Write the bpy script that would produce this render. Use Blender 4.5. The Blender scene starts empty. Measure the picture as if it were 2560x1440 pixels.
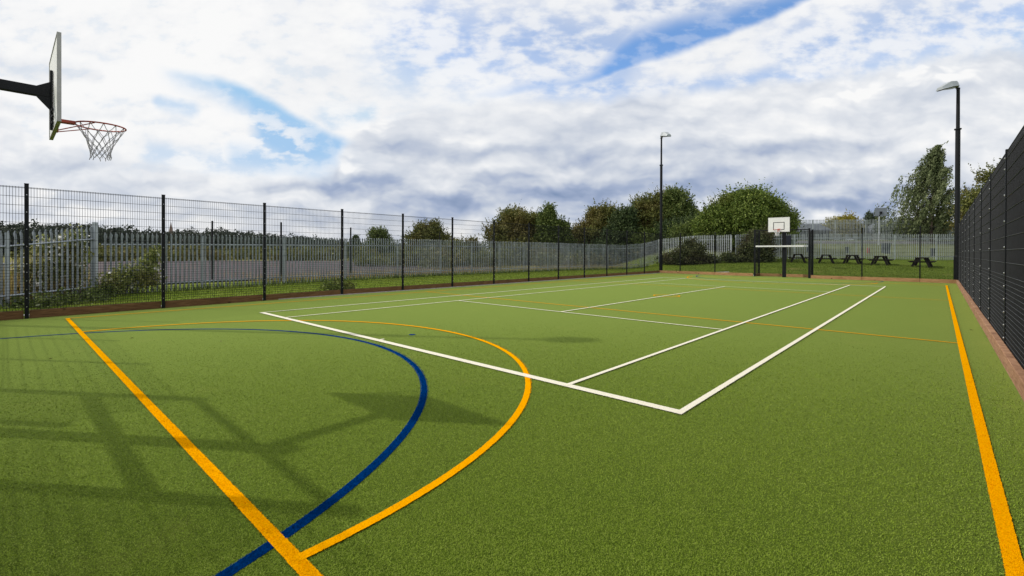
import bpy, math, random
import numpy as np
from mathutils import Vector, Matrix

SC = bpy.context.scene
COL = SC.collection
rng = np.random.default_rng(7)
random.seed(7)

# ------------------------------------------------------------------ node helpers
class NT:
    """Small expression builder over a node tree."""
    def __init__(s, tree):
        s.t = tree; s.N = tree.nodes; s.L = tree.links; s.dim2 = False
    def new(s, typ, **kw):
        n = s.N.new(typ)
        for k, v in kw.items():
            setattr(n, k, v)
        return n
    def put(s, sock, v):
        if isinstance(v, V): s.L.new(v.o, sock)
        elif hasattr(v, 'is_output'): s.L.new(v, sock)
        elif v is not None: sock.default_value = v
    def math(s, op, a, b=None, c=None, clamp=False):
        n = s.new('ShaderNodeMath', operation=op, use_clamp=clamp)
        s.put(n.inputs[0], a)
        if b is not None: s.put(n.inputs[1], b)
        if c is not None: s.put(n.inputs[2], c)
        return V(s, n.outputs[0])
    def vmath(s, op, a, b=None, out=0):
        n = s.new('ShaderNodeVectorMath', operation=op)
        s.put(n.inputs[0], a)
        if b is not None: s.put(n.inputs[1], b)
        return V(s, n.outputs[out])
    def comb(s, x, y, z=0.0):
        n = s.new('ShaderNodeCombineXYZ')
        for i, v in enumerate((x, y, z)): s.put(n.inputs[i], v)
        return V(s, n.outputs[0])
    def sep(s, v):
        n = s.new('ShaderNodeSeparateXYZ'); s.put(n.inputs[0], v)
        return [V(s, o) for o in n.outputs]
    def noise(s, vec, scale, detail=4.0, rough=0.55, dist=0.0, lac=2.0, out=0):
        n = s.new('ShaderNodeTexNoise')
        s.put(n.inputs['Vector'], vec)
        if s.dim2: n.noise_dimensions = '2D'
        n.inputs['Scale'].default_value = scale; n.inputs['Detail'].default_value = detail
        n.inputs['Roughness'].default_value = rough; n.inputs['Distortion'].default_value = dist
        n.inputs['Lacunarity'].default_value = lac
        return V(s, n.outputs[out])
    def smooth(s, x, a, b):
        n = s.new('ShaderNodeMapRange', interpolation_type='SMOOTHSTEP')
        s.put(n.inputs['Value'], x)
        n.inputs['From Min'].default_value = a; n.inputs['From Max'].default_value = b
        return V(s, n.outputs[0])
    def lin(s, x, a, b, c=0.0, d=1.0):
        n = s.new('ShaderNodeMapRange')
        s.put(n.inputs['Value'], x)
        for k, v in (('From Min', a), ('From Max', b), ('To Min', c), ('To Max', d)): n.inputs[k].default_value = v
        return V(s, n.outputs[0])
    def mix(s, f, a, b, mode='MIX'):
        n = s.new('ShaderNodeMix', data_type='RGBA', blend_type=mode)
        s.put(n.inputs[0], f)
        for i, v in ((6, a), (7, b)):
            if isinstance(v, (tuple, list)): v = tuple(v) + (1.0,) * (4 - len(v))
            s.put(n.inputs[i], v)
        return V(s, n.outputs[2])
    def ramp(s, f, stops, interp='LINEAR'):
        n = s.new('ShaderNodeValToRGB'); s.put(n.inputs[0], f)
        e = n.color_ramp.elements
        n.color_ramp.interpolation = interp
        while len(e) < len(stops): e.new(0.5)
        for i, (p, c) in enumerate(stops):
            e[i].position = p; e[i].color = tuple(c) + (1.0,) * (4 - len(c))
        return V(s, n.outputs[0])

class V:
    def __init__(s, nt, o): s.nt = nt; s.o = o
    def __add__(s, b): return s.nt.math('ADD', s, b)
    __radd__ = __add__
    def __sub__(s, b): return s.nt.math('SUBTRACT', s, b)
    def __rsub__(s, b): return s.nt.math('SUBTRACT', b, s)
    def __mul__(s, b): return s.nt.math('MULTIPLY', s, b)
    __rmul__ = __mul__
    def __truediv__(s, b): return s.nt.math('DIVIDE', s, b)
    def max(s, b): return s.nt.math('MAXIMUM', s, b)
    def min(s, b): return s.nt.math('MINIMUM', s, b)
    def clamp(s): return s.nt.math('ADD', s, 0.0, clamp=True)

def srgb(r, g, b):
    f = lambda c: (c / 255) / 12.92 if c / 255 <= 0.04045 else ((c / 255 + 0.055) / 1.055) ** 2.4
    return (f(r), f(g), f(b))

def material(name):
    m = bpy.data.materials.new(name); m.use_nodes = True
    nt = NT(m.node_tree)
    b = m.node_tree.nodes['Principled BSDF']
    return m, nt, b

def objco(nt): return V(nt, nt.new('ShaderNodeTexCoord').outputs['Object'])
def worldpos(nt): return V(nt, nt.new('ShaderNodeNewGeometry').outputs['Position'])
def bump(nt, b, h, strength=0.3, dist=0.01):
    n = nt.new('ShaderNodeBump'); n.inputs['Strength'].default_value = strength
    n.inputs['Distance'].default_value = dist
    nt.put(n.inputs['Height'], h); nt.L.new(n.outputs[0], b.inputs['Normal'])

def simple(name, col, rough=0.5, metal=0.0, var=0.15, scale=6.0, bumpy=0.0, spec=0.5):
    m, nt, b = material(name)
    p = worldpos(nt)
    n = nt.noise(p, scale, 5, 0.6)
    c0 = tuple(c * (1 - var) for c in col); c1 = tuple(min(1, c * (1 + var)) for c in col)
    nt.put(b.inputs['Base Color'], nt.ramp(n, [(0.3, c0), (0.7, c1)]))
    b.inputs['Roughness'].default_value = rough; b.inputs['Metallic'].default_value = metal
    b.inputs['Specular IOR Level'].default_value = spec
    if bumpy: bump(nt, b, nt.noise(p, scale * 8, 4, 0.6), bumpy, 0.01)
    return m

M = {}
M['black_steel'] = simple('black_steel', (0.006, 0.007, 0.009), 0.5, 0, 0.25, 9, 0, 0.22)
M['black_wire'] = simple('black_wire', (0.006, 0.007, 0.009), 0.45, 0, 0.2, 9, 0, 0.2)
M['shiny_wire'] = simple('shiny_wire', (0.026, 0.027, 0.030), 0.5, 0.1, 0.2, 9)
M['bolt'] = simple('bolt_steel', (0.62, 0.63, 0.65), 0.3, 0.8, 0.1, 30)
M['white_paint'] = simple('white_paint', (0.78, 0.78, 0.76), 0.45, 0, 0.05, 5)
M['board_back'] = simple('board_back', (0.62, 0.63, 0.64), 0.5, 0, 0.08, 4)
M['board_edge'] = simple('board_edge', (0.42, 0.41, 0.40), 0.6, 0, 0.15, 8)
M['orange_steel'] = simple('orange_steel', (0.46, 0.065, 0.03), 0.45, 0, 0.25, 14)
M['net_cord'] = simple('net_cord', (0.50, 0.48, 0.53), 0.9, 0, 0.3, 40)
M['net_white'] = simple('net_white', (0.75, 0.74, 0.76), 0.9, 0, 0.1, 40)
M['lamp_grey'] = simple('lamp_grey', (0.36, 0.39, 0.41), 0.4, 0.2, 0.1, 7)
M['lamp_glass'] = simple('lamp_glass', (0.10, 0.095, 0.06), 0.2, 0, 0.1, 7)
M['galvanised'] = simple('galvanised_steel', (0.34, 0.375, 0.41), 0.5, 0.2, 0.25, 1.7)
M['galvanised_post'] = simple('galvanised_post', (0.44, 0.475, 0.52), 0.5, 0.2, 0.15, 2.0)
M['galvanised_skylit'] = simple('galvanised_skylit', (0.52, 0.56, 0.56), 0.55, 0.05, 0.18, 2.0)  # far palisades: sky brightness painted into a lighter steel colour
M['concrete'] = simple('concrete_edging', (0.46, 0.43, 0.40), 0.9, 0, 0.3, 9, 0.4, 0.2)
M['dark_timber'] = simple('dark_timber', (0.014, 0.011, 0.011), 0.8, 0, 0.35, 8, 0.2, 0.15)
M['bark'] = simple('bark', (0.07, 0.052, 0.04), 0.9, 0, 0.35, 8, 0.5)
M['slate_roof'] = simple('slate_roof', (0.055, 0.065, 0.085), 0.7, 0, 0.2, 2)
M['grey_roof'] = simple('grey_roof', (0.17, 0.195, 0.235), 0.6, 0, 0.15, 1)
M['grey_wall'] = simple('grey_wall', (0.25, 0.25, 0.27), 0.8, 0, 0.2, 1.5)
M['brown_wall'] = simple('brown_wall', (0.17, 0.10, 0.085), 0.85, 0, 0.2, 1.5)
M['blue_grey'] = simple('blue_grey_sheet', (0.26, 0.31, 0.38), 0.6, 0, 0.12, 1.3)
M['dark_plastic'] = simple('dark_plastic', (0.014, 0.018, 0.034), 0.5, 0, 0.2, 3)
M['red_sign'] = simple('red_sign', (0.32, 0.09, 0.07), 0.6, 0, 0.15, 3)
M['tarmac'] = simple('tarmac', (0.15, 0.145, 0.155), 0.95, 0, 0.25, 2, 0.3, 0.1)
M['pale_path'] = simple('pale_path', (0.27, 0.25, 0.22), 0.95, 0, 0.2, 3, 0.3)
M['spire_stone'] = simple('spire_stone', (0.20, 0.15, 0.13), 0.9, 0, 0.2, 0.4)

def netting_mat():
    m, nt, b = material('windbreak_netting')
    p = worldpos(nt)
    n = nt.noise(p, 1.3, 4, 0.6)
    # woven threads: fine ribs running down the cloth
    w = nt.new('ShaderNodeTexWave'); w.bands_direction = 'Y'
    w.inputs['Scale'].default_value = 60; w.inputs['Distortion'].default_value = 1.0
    nt.put(w.inputs['Vector'], p)
    nt.put(b.inputs['Base Color'], nt.ramp(n, [(0.3, (0.004, 0.004, 0.005)), (0.7, (0.010, 0.010, 0.014))]))
    b.inputs['Roughness'].default_value = 0.9
    b.inputs['Specular IOR Level'].default_value = 0.05
    bump(nt, b, V(nt, w.outputs['Fac']) * 0.3 + nt.noise(p, 3.0, 3, 0.5), 0.35, 0.03)
    return m
M['netting'] = netting_mat()

def turf_mat():
    m, nt, b = material('artificial_turf')
    p = worldpos(nt)
    fine = nt.noise(p, 120, 2, 0.7)
    fib = nt.noise(nt.vmath('MULTIPLY', p, (1.0, 0.6, 1.0)), 62, 3, 0.65)
    mid = nt.noise(p, 26, 4, 0.6)
    big = nt.noise(p, 0.55, 4, 0.55)
    patch = nt.noise(p, 2.3, 3, 0.5)
    f = fine * 0.42 + fib * 0.38 + mid * 0.20
    c = nt.ramp(f, [(0.33, (0.008, 0.019, 0.001)), (0.46, (0.027, 0.053, 0.002)), (0.56, (0.050, 0.087, 0.005)), (0.70, (0.110, 0.158, 0.024))])
    tone = big * 0.6 + patch * 0.4
    c = nt.mix(nt.lin(tone, 0.32, 0.7), nt.mix(1.0, c, (0.90, 0.95, 0.86), 'MULTIPLY'), nt.mix(1.0, c, (1.08, 1.04, 1.10), 'MULTIPLY'))
    # roll seams and pile direction: 4 m rolls laid across the court, alternate rolls lean differently
    sx_, sy_, sz_ = nt.sep(p)
    roll = nt.math('PINGPONG', sy_ + 0.02 * sx_, 3.8) / 3.8
    lay = nt.smooth(roll + (big - 0.5) * 0.5, 0.35, 0.65)
    c = nt.mix(lay, c, nt.mix(1.0, c, (1.07, 1.05, 1.09), 'MULTIPLY'))
    # worn, browner patch at the left end and along the right edge strip
    wear = nt.smooth(nt.noise(p, 0.9, 5, 0.6), 0.58, 0.74)
    c = nt.mix(wear * 0.22, c, (0.13, 0.11, 0.03))
    nt.put(b.inputs['Base Color'], c)
    b.inputs['Roughness'].default_value = 0.95
    b.inputs['Specular IOR Level'].default_value = 0.0
    b.inputs['Sheen Weight'].default_value = 0.84
    b.inputs['Sheen Roughness'].default_value = 0.42
    b.inputs['Sheen Tint'].default_value = (0.62, 0.76, 0.20, 1)
    bump(nt, b, fine * 0.5 + fib * 0.5, 0.45, 0.006)
    return m
M['turf'] = turf_mat()

def pile_mat():
    m, nt, b = material('turf_pile')
    g = nt.new('ShaderNodeNewGeometry'); r = V(nt, g.outputs['Random Per Island']); p = V(nt, g.outputs['Position'])
    c = nt.ramp(r, [(0.0, (0.130, 0.192, 0.014)), (0.45, (0.180, 0.258, 0.024)), (0.8, (0.222, 0.305, 0.038)), (1.0, (0.29, 0.35, 0.075))])
    big = nt.noise(p, 0.55, 4, 0.55)
    c = nt.mix(nt.lin(big, 0.35, 0.68), nt.mix(1.0, c, (0.92, 0.95, 0.9), 'MULTIPLY'), c)
    nt.put(b.inputs['Base Color'], c)
    b.inputs['Roughness'].default_value = 0.85; b.inputs['Specular IOR Level'].default_value = 0.08
    b.inputs['Sheen Weight'].default_value = 0.5; b.inputs['Sheen Roughness'].default_value = 0.42
    b.inputs['Sheen Tint'].default_value = (0.62, 0.76, 0.20, 1)
    return m
M['pile'] = pile_mat()

def line_mat(name, col, mixc, gap=0.33):
    m, nt, b = material(name)
    p = worldpos(nt)
    fine = nt.noise(p, 210, 2, 0.7)
    fib = nt.noise(p, 95, 3, 0.65)
    f = fine * 0.5 + fib * 0.5
    c = nt.ramp(f, [(gap, tuple(x * 0.55 for x in col)), (0.5, col), (0.7, tuple(min(1, x * 1.12) for x in col))])
    nt.put(b.inputs['Base Color'], c)
    b.inputs['Roughness'].default_value = 0.95; b.inputs['Specular IOR Level'].default_value = 0.0
    bump(nt, b, f, 0.6, 0.008)
    return m
M['line_white'] = line_mat('white_turf_line', (0.80, 0.76, 0.62), None)
M['line_yellow'] = line_mat('yellow_turf_line', (0.86, 0.37, 0.0), None)
M['line_blue'] = line_mat('blue_turf_line', (0.0, 0.034, 0.155), None)

def wood_mat(name, dark, light, red):
    m, nt, b = material(name)
    p = worldpos(nt)
    # grain runs along the boards: stretch on z only, so it follows either direction
    g = nt.noise(nt.vmath('MULTIPLY', p, (2.2, 2.2, 34.0)), 1.6, 6, 0.65, 0.4)
    kn = nt.new('ShaderNodeTexVoronoi'); kn.inputs['Scale'].default_value = 2.3
    nt.put(kn.inputs['Vector'], p)
    knot = nt.smooth(V(nt, kn.outputs['Distance']), 0.13, 0.05)
    blot = nt.noise(p, 1.1, 4, 0.6)
    c = nt.ramp(g, [(0.3, dark), (0.55, light), (0.75, red)])
    c = nt.mix(nt.smooth(blot, 0.45, 0.75) * 0.45, c, dark)
    c = nt.mix(knot * 0.8, c, tuple(x * 0.35 for x in dark))
    nt.put(b.inputs['Base Color'], c)
    b.inputs['Roughness'].default_value = 0.8; b.inputs['Specular IOR Level'].default_value = 0.25
    bump(nt, b, g, 0.5, 0.01)
    return m
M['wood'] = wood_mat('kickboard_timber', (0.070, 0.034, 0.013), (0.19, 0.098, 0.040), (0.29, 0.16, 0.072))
M['wood_sunlit'] = wood_mat('painted_sunlit_timber', (0.20, 0.10, 0.042), (0.44, 0.25, 0.115), (0.54, 0.34, 0.17))  # far boards: sunlit brightness painted into a lighter copy of the timber
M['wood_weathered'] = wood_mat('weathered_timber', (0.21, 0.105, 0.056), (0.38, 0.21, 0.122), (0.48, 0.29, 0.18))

def foliage_mat(name, c1, c2, c3, hue=0.0, rust=(0.10, 0.045, 0.018), scale=0.55, trans=0.25):
    """c1..c3: leaf colours picked per leaf; rust: tint of turning leaves, amount hue."""
    m, nt, b = material(name)
    g = nt.new('ShaderNodeNewGeometry')
    r = V(nt, g.outputs['Random Per Island'])
    p = V(nt, g.outputs['Position'])
    c = nt.ramp(r, [(0.0, c1), (0.55, c2), (1.0, c3)])
    cl = nt.noise(p, scale, 3, 0.6)
    c = nt.mix(nt.smooth(cl, 0.40, 0.66) * 0.5, c, nt.mix(1.0, c, (0.70, 0.78, 0.70), 'MULTIPLY'))
    if hue:
        tn = nt.noise(p, scale * 0.55, 3, 0.55)
        c = nt.mix(nt.smooth(tn, 0.45, 0.66) * hue, c, rust)
    nt.put(b.inputs['Base Color'], c)
    b.inputs['Roughness'].default_value = 0.65; b.inputs['Specular IOR Level'].default_value = 0.25
    tr = nt.new('ShaderNodeBsdfTranslucent'); nt.put(tr.inputs[0], c)
    mx = nt.new('ShaderNodeMixShader'); mx.inputs[0].default_value = trans
    nt.L.new(b.outputs[0], mx.inputs[1]); nt.L.new(tr.outputs[0], mx.inputs[2])
    nt.L.new(mx.outputs[0], m.node_tree.nodes['Material Output'].inputs[0])
    return m
M['leaf_green'] = foliage_mat('leaf_mid_green', (0.042, 0.068, 0.014), (0.105, 0.145, 0.030), (0.24, 0.28, 0.085))
M['leaf_bright'] = foliage_mat('leaf_bright_green', (0.055, 0.092, 0.014), (0.135, 0.190, 0.030), (0.28, 0.34, 0.08), 0.35, (0.13, 0.075, 0.022))
M['leaf_rust'] = foliage_mat('leaf_turning', (0.058, 0.076, 0.016), (0.135, 0.145, 0.032), (0.27, 0.265, 0.08), 0.5, (0.185, 0.125, 0.045))
M['leaf_dark'] = foliage_mat('leaf_dark_green', (0.030, 0.050, 0.018), (0.058, 0.090, 0.030), (0.12, 0.155, 0.058))
M['leaf_blue'] = foliage_mat('leaf_blue_green', (0.046, 0.066, 0.040), (0.08, 0.108, 0.065), (0.15, 0.18, 0.11))
M['leaf_birch'] = foliage_mat('leaf_birch', (0.060, 0.080, 0.030), (0.13, 0.16, 0.066), (0.27, 0.30, 0.15))
M['leaf_gold'] = foliage_mat('leaf_gold', (0.13, 0.125, 0.014), (0.27, 0.235, 0.022), (0.40, 0.33, 0.04), 0.35, (0.17, 0.08, 0.015))
M['leaf_bramble'] = foliage_mat('leaf_bramble', (0.030, 0.042, 0.014), (0.062, 0.078, 0.026), (0.14, 0.15, 0.058), 0.55, (0.10, 0.066, 0.04))
M['leaf_weed'] = foliage_mat('leaf_weed', (0.13, 0.17, 0.03), (0.27, 0.31, 0.08), (0.50, 0.50, 0.22), 0.4, (0.34, 0.22, 0.09), 1.6, 0.35)
M['leaf_woods'] = foliage_mat('leaf_hazed_woods', (0.036, 0.050, 0.038), (0.052, 0.068, 0.052), (0.080, 0.096, 0.068), 0.3, (0.05, 0.05, 0.028), 0.07)  # distance haze mixed into the leaf colour
M['dry_grass'] = foliage_mat('dry_grass', (0.30, 0.21, 0.065), (0.46, 0.34, 0.12), (0.62, 0.50, 0.24), 0.4, (0.14, 0.15, 0.03), 0.5, 0.35)
M['lawn_blade'] = foliage_mat('lawn_blade', (0.10, 0.165, 0.012), (0.19, 0.27, 0.022), (0.31, 0.37, 0.05), 0.3, (0.27, 0.24, 0.06), 0.8, 0.35)
M['lawn_blade_sun_dimmed'] = foliage_mat('lawn_blade_sun_dimmed', (0.06, 0.105, 0.010), (0.11, 0.165, 0.016), (0.19, 0.235, 0.035), 0.3, (0.20, 0.18, 0.05), 0.8, 0.35)  # picnic lawn blades: sun-angle dimming painted into the colour
M['white_petal'] = simple('white_petal', (0.80, 0.78, 0.72), 0.8, 0, 0.05, 20)
M['dead_leaf'] = simple('dead_leaf', (0.10, 0.06, 0.03), 0.9, 0, 0.4, 30)

def ground_mat():
    m, nt, b = material('rough_grass_ground')
    p = worldpos(nt)
    fine = nt.noise(p, 22, 4, 0.7)
    mid = nt.noise(p, 1.6, 5, 0.6)
    big = nt.noise(p, 0.12, 4, 0.55)
    f = fine * 0.55 + mid * 0.45
    lawn = nt.ramp(f, [(0.3, (0.07, 0.115, 0.008)), (0.5, (0.155, 0.22, 0.018)), (0.68, (0.26, 0.31, 0.045))])
    dry = nt.ramp(f, [(0.3, (0.10, 0.09, 0.03)), (0.5, (0.22, 0.18, 0.065)), (0.7, (0.34, 0.27, 0.12))])
    x, y, z = nt.sep(p)
    # mown lawn close to the court, tussocky dry field far away on the left
    far = nt.smooth(x * -1.0 + mid * 6.0, 19.0, 26.0)
    patch = nt.smooth(nt.noise(p, 0.45, 4, 0.6), 0.60, 0.72)
    # lawn round the picnic tables: dimness from the sun angle painted into the grass colour
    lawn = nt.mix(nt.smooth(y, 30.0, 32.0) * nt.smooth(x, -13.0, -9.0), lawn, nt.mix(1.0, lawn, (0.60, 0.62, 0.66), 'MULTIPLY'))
    c = nt.mix(patch * 0.55, lawn, dry)
    # the bank beyond the lawn is longer, duller grass
    c = nt.mix(nt.smooth(z, 1.0, 1.5) * 0.75, c, nt.ramp(f, [(0.3, (0.085, 0.095, 0.04)), (0.5, (0.15, 0.16, 0.075)), (0.7, (0.23, 0.225, 0.12))]))
    c = nt.mix(far * (big * 0.7 + 0.35), c, dry)
    nt.put(b.inputs['Base Color'], c)
    b.inputs['Roughness'].default_value = 0.95; b.inputs['Specular IOR Level'].default_value = 0.1
    bump(nt, b, f, 1.0, 0.08)
    return m
M['ground'] = ground_mat()

def gravel_mat():
    m, nt, b = material('gravel_yard')
    p = worldpos(nt)
    f = nt.noise(p, 9, 6, 0.75)
    big = nt.noise(p, 0.25, 4, 0.6)
    c = nt.ramp(f, [(0.3, (0.055, 0.047, 0.052)), (0.5, (0.115, 0.099, 0.108)), (0.7, (0.21, 0.18, 0.19))])
    c = nt.mix(nt.smooth(big, 0.5, 0.72) * 0.6, c, (0.17, 0.125, 0.08))
    nt.put(b.inputs['Base Color'], c)
    b.inputs['Roughness'].default_value = 0.95; b.inputs['Specular IOR Level'].default_value = 0.05
    bump(nt, b, f, 0.6, 0.05)
    return m
M['gravel'] = gravel_mat()

# ------------------------------------------------------------------ mesh helpers
class MB:
    def __init__(s): s.v = []; s.f = []
    def add(s, vs, fs):
        o = len(s.v); s.v += [tuple(map(float, q)) for q in vs]; s.f += [tuple(i + o for i in f) for f in fs]
    def box(s, c, d, rz=0.0, bev=0.0):
        x, y, z = (q / 2 for q in d)
        ca, sa = math.cos(rz), math.sin(rz)
        if bev:
            b = min(bev, x * .9, y * .9, z * .9)
            ring = lambda xx, yy, zz: [(-xx, -yy, zz), (xx, -yy, zz), (xx, yy, zz), (-xx, yy, zz)]
            def oct_(xx, yy, zz):
                return [(-xx + b, -yy, zz), (xx - b, -yy, zz), (xx, -yy + b, zz), (xx, yy - b, zz),
                        (xx - b, yy, zz), (-xx + b, yy, zz), (-xx, yy - b, zz), (-xx, -yy + b, zz)]
            loops = [oct_(x - b, y - b, -z), oct_(x, y, -z + b), oct_(x, y, z - b), oct_(x - b, y - b, z)]
            vs = [q for l in loops for q in l]
            fs = [tuple(range(7, -1, -1)), tuple(range(24, 32))]
            for k in range(3):
                for i in range(8):
                    j = (i + 1) % 8
                    fs.append((k * 8 + i, k * 8 + j, k * 8 + 8 + j, k * 8 + 8 + i))
        else:
            vs = [(i, j, k) for k in (-z, z) for (i, j) in ((-x, -y), (x, -y), (x, y), (-x, y))]
            fs = [(3, 2, 1, 0), (4, 5, 6, 7), (0, 1, 5, 4), (1, 2, 6, 5), (2, 3, 7, 6), (3, 0, 4, 7)]
        vs = [(c[0] + a * ca - bb * sa, c[1] + a * sa + bb * ca, c[2] + d_) for a, bb, d_ in vs]
        s.add(vs, fs)
    def tube(s, p0, p1, r0, r1=None, n=8, cap=True):
        r1 = r0 if r1 is None else r1
        p0, p1 = Vector(p0), Vector(p1)
        d = (p1 - p0).normalized()
        u = d.orthogonal().normalized() if abs(d.z) < 0.99 else Vector((1, 0, 0))
        u = (u - d * u.dot(d)).normalized(); w = d.cross(u)
        vs = []
        for p, r in ((p0, r0), (p1, r1)):
            for i in range(n):
                a = 2 * math.pi * (i + .5) / n
                vs.append(p + u * (r * math.cos(a)) + w * (r * math.sin(a)))
        fs = [(i, (i + 1) % n, n + (i + 1) % n, n + i) for i in range(n)]
        if cap: fs += [tuple(range(n - 1, -1, -1)), tuple(range(n, 2 * n))]
        s.add(vs, fs)
    def path(s, pts, radii, n=6):
        for a, b, r0, r1 in zip(pts[:-1], pts[1:], radii[:-1], radii[1:]): s.tube(a, b, r0, r1, n, cap=True)
    def build(s, name, mat, parent=None, loc=(0, 0, 0), smooth=False):
        me = bpy.data.meshes.new(name)
        l = Vector(loc)
        me.from_pydata([(x - l.x, y - l.y, z - l.z) for x, y, z in s.v], [], s.f)
        me.materials.append(mat)
        if smooth:
            for p in me.polygons: p.use_smooth = True
        me.update()
        o = bpy.data.objects.new(name, me); COL.objects.link(o)
        if parent is not None: o.parent = parent
        else: o.location = l
        return o

def tag(o, label=None, cat=None, group=None, kind=None):
    for k, v in (('label', label), ('category', cat), ('group', group), ('kind', kind)):
        if v: o[k] = v
    return o
def thing(name, label, cat, loc=(0, 0, 0), rz=0.0, group=None):
    o = bpy.data.objects.new(name, None); COL.objects.link(o)
    o.location = loc; o.rotation_euler = (0, 0, rz); o.empty_display_size = 0.3
    return tag(o, label, cat, group)
def dup(o, parent=None):
    c = o.copy(); COL.objects.link(c); c.parent = parent
    for ch in list(o.children): dup(ch, c)
    return c
def np_mesh(name, verts, quads, mat, parent=None, loc=(0, 0, 0)):
    me = bpy.data.meshes.new(name)
    v = (np.asarray(verts, np.float32).reshape(-1, 3) - np.asarray(loc, np.float32)).astype(np.float32)
    q = np.asarray(quads, np.int32).reshape(-1, 4)
    me.vertices.add(len(v)); me.vertices.foreach_set('co', v.ravel())
    me.loops.add(q.size); me.loops.foreach_set('vertex_index', q.ravel())
    me.polygons.add(len(q)); me.polygons.foreach_set('loop_start', np.arange(0, q.size, 4, dtype=np.int32))
    me.materials.append(mat); me.update(calc_edges=True); me.validate()
    o = bpy.data.objects.new(name, me); COL.objects.link(o)
    if parent is not None: o.parent = parent
    else: o.location = loc
    return o

# ------------------------------------------------------------------ terrain
def sst(x, a, b):
    t = np.clip((np.asarray(x, float) - a) / (b - a), 0, 1); return t * t * (3 - 2 * t)
E_DIR = np.array([0.755, 0.656]); N_DIR = np.array([-0.656, 0.755]); P_0 = np.array([-0.6, 45.9])
def height(x, y):
    x = np.asarray(x, float); y = np.asarray(y, float)
    dx, dy = x - P_0[0], y - P_0[1]
    e = dx * E_DIR[0] + dy * E_DIR[1]; d = dx * N_DIR[0] + dy * N_DIR[1]
    h = np.interp(d, [-15, -11.6, -7, -3.7, 0, 10.7, 20, 40], [0.05, 0.10, 0.57, 0.80, 1.03, 3.08, 3.35, 3.6])
    w = sst(e, -18, -6)
    lump = 0.03 * np.sin(x * 1.3 + 2 * np.sin(y * .7)) * np.sin(y * 1.1 + x * .4)
    base = 0.04 + 0 * x
    edge = np.where((x > -14) & (x < 12), sst(y, 31.2, 35.0), 1.0)
    return base * (1 - w * edge) + np.maximum(h, 0.04) * w * edge + lump * sst(np.hypot(x, y - 12), 10, 30)
def H(x, y): return float(height(x, y))

def axis(lo, hi, fine_lo, fine_hi, step, grow=1.28, extra=()):
    a = list(np.arange(fine_lo, fine_hi + 1e-6, step))
    s = step; v = fine_hi
    while v < hi: s *= grow; v += s; a.append(v)
    s = step; v = fine_lo
    while v > lo: s *= grow; v -= s; a.insert(0, v)
    a = [q for q in a if all(abs(q - k) > 0.45 for k in extra)] + list(extra)
    return np.array(sorted(a))
PX0, PX1, PY0, PY1 = -9.05, 8.28, -6.7, 31.3
gx = axis(-1500, 900, -30, 22, 1.0, extra=(PX0, PX1)); gy = axis(-300, 1500, -12, 70, 1.0, extra=(PY0, PY1))
XX, YY = np.meshgrid(gx, gy); ZZ = height(XX, YY)
nx, ny = len(gx), len(gy)
idx = np.arange(nx * ny).reshape(ny, nx)
cx = (gx[:-1] + gx[1:]) / 2; cy = (gy[:-1] + gy[1:]) / 2
keep = ~(((cx > PX0) & (cx < PX1))[None, :] & ((cy > PY0) & (cy < PY1))[:, None])
quads = np.stack([idx[:-1, :-1], idx[:-1, 1:], idx[1:, 1:], idx[1:, :-1]], -1)[keep]
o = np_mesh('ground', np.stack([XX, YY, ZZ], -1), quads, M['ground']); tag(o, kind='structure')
for p in o.data.polygons: p.use_smooth = True

m = MB(); m.add([(PX0 - .1, PY0 - .1, 0), (PX1 + .1, PY0 - .1, 0), (PX1 + .1, PY1 + .1, 0), (PX0 - .1, PY1 + .1, 0)], [(0, 1, 2, 3)])
tag(m.build('turf', M['turf']), kind='structure')

# gravel yard beyond the palisade on the left
def sheet(name, poly, mat, lift, sub=1):
    m = MB(); m.add([(x, y, H(x, y) + lift) for x, y in poly], [tuple(range(len(poly)))])
    return tag(m.build(name, mat), kind='structure')
sheet('gravel_yard', [(-18.8, -3), (-19.6, 14), (-19.0, 22), (-27, 31), (-62, 34), (-84, 14), (-72, -12), (-30, -14), (-19, -9)], M['gravel'], 0.085)
# concrete edging strips at the foot of the boards
m = MB(); m.box((-8.72, 13.2, 0.012), (0.09, 34.5, 0.024)); tag(m.build('edging_strip', M['concrete']), kind='structure')
# pale path behind the far boards and tarmac at the foot of the upper fence
def strip(name, a, b, w, mat, lift=0.02, n=24):
    a = np.array(a, float); b = np.array(b, float); d = (b - a) / np.linalg.norm(b - a); q = np.array([-d[1], d[0]]) * w / 2
    m = MB(); vs = []
    for i in range(n + 1):
        c = a + (b - a) * i / n
        for s_ in (-1, 0, 1):
            z = c + q * s_; vs.append((z[0], z[1], H(*z) + lift))
    m.add(vs, [(3 * i + k, 3 * i + 1 + k, 3 * i + 4 + k, 3 * i + 3 + k) for i in range(n) for k in (0, 1)])
    return tag(m.build(name, mat), kind='structure')
strip('path', (-6.2, 31.7), (-4.3, 32.5), 0.45, M['pale_path'], 0.05)
u0 = P_0 + N_DIR * 9.0
strip('service_road', u0 - E_DIR * 8, u0 + E_DIR * 30, 1.7, M['tarmac'], 0.05)

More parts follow.
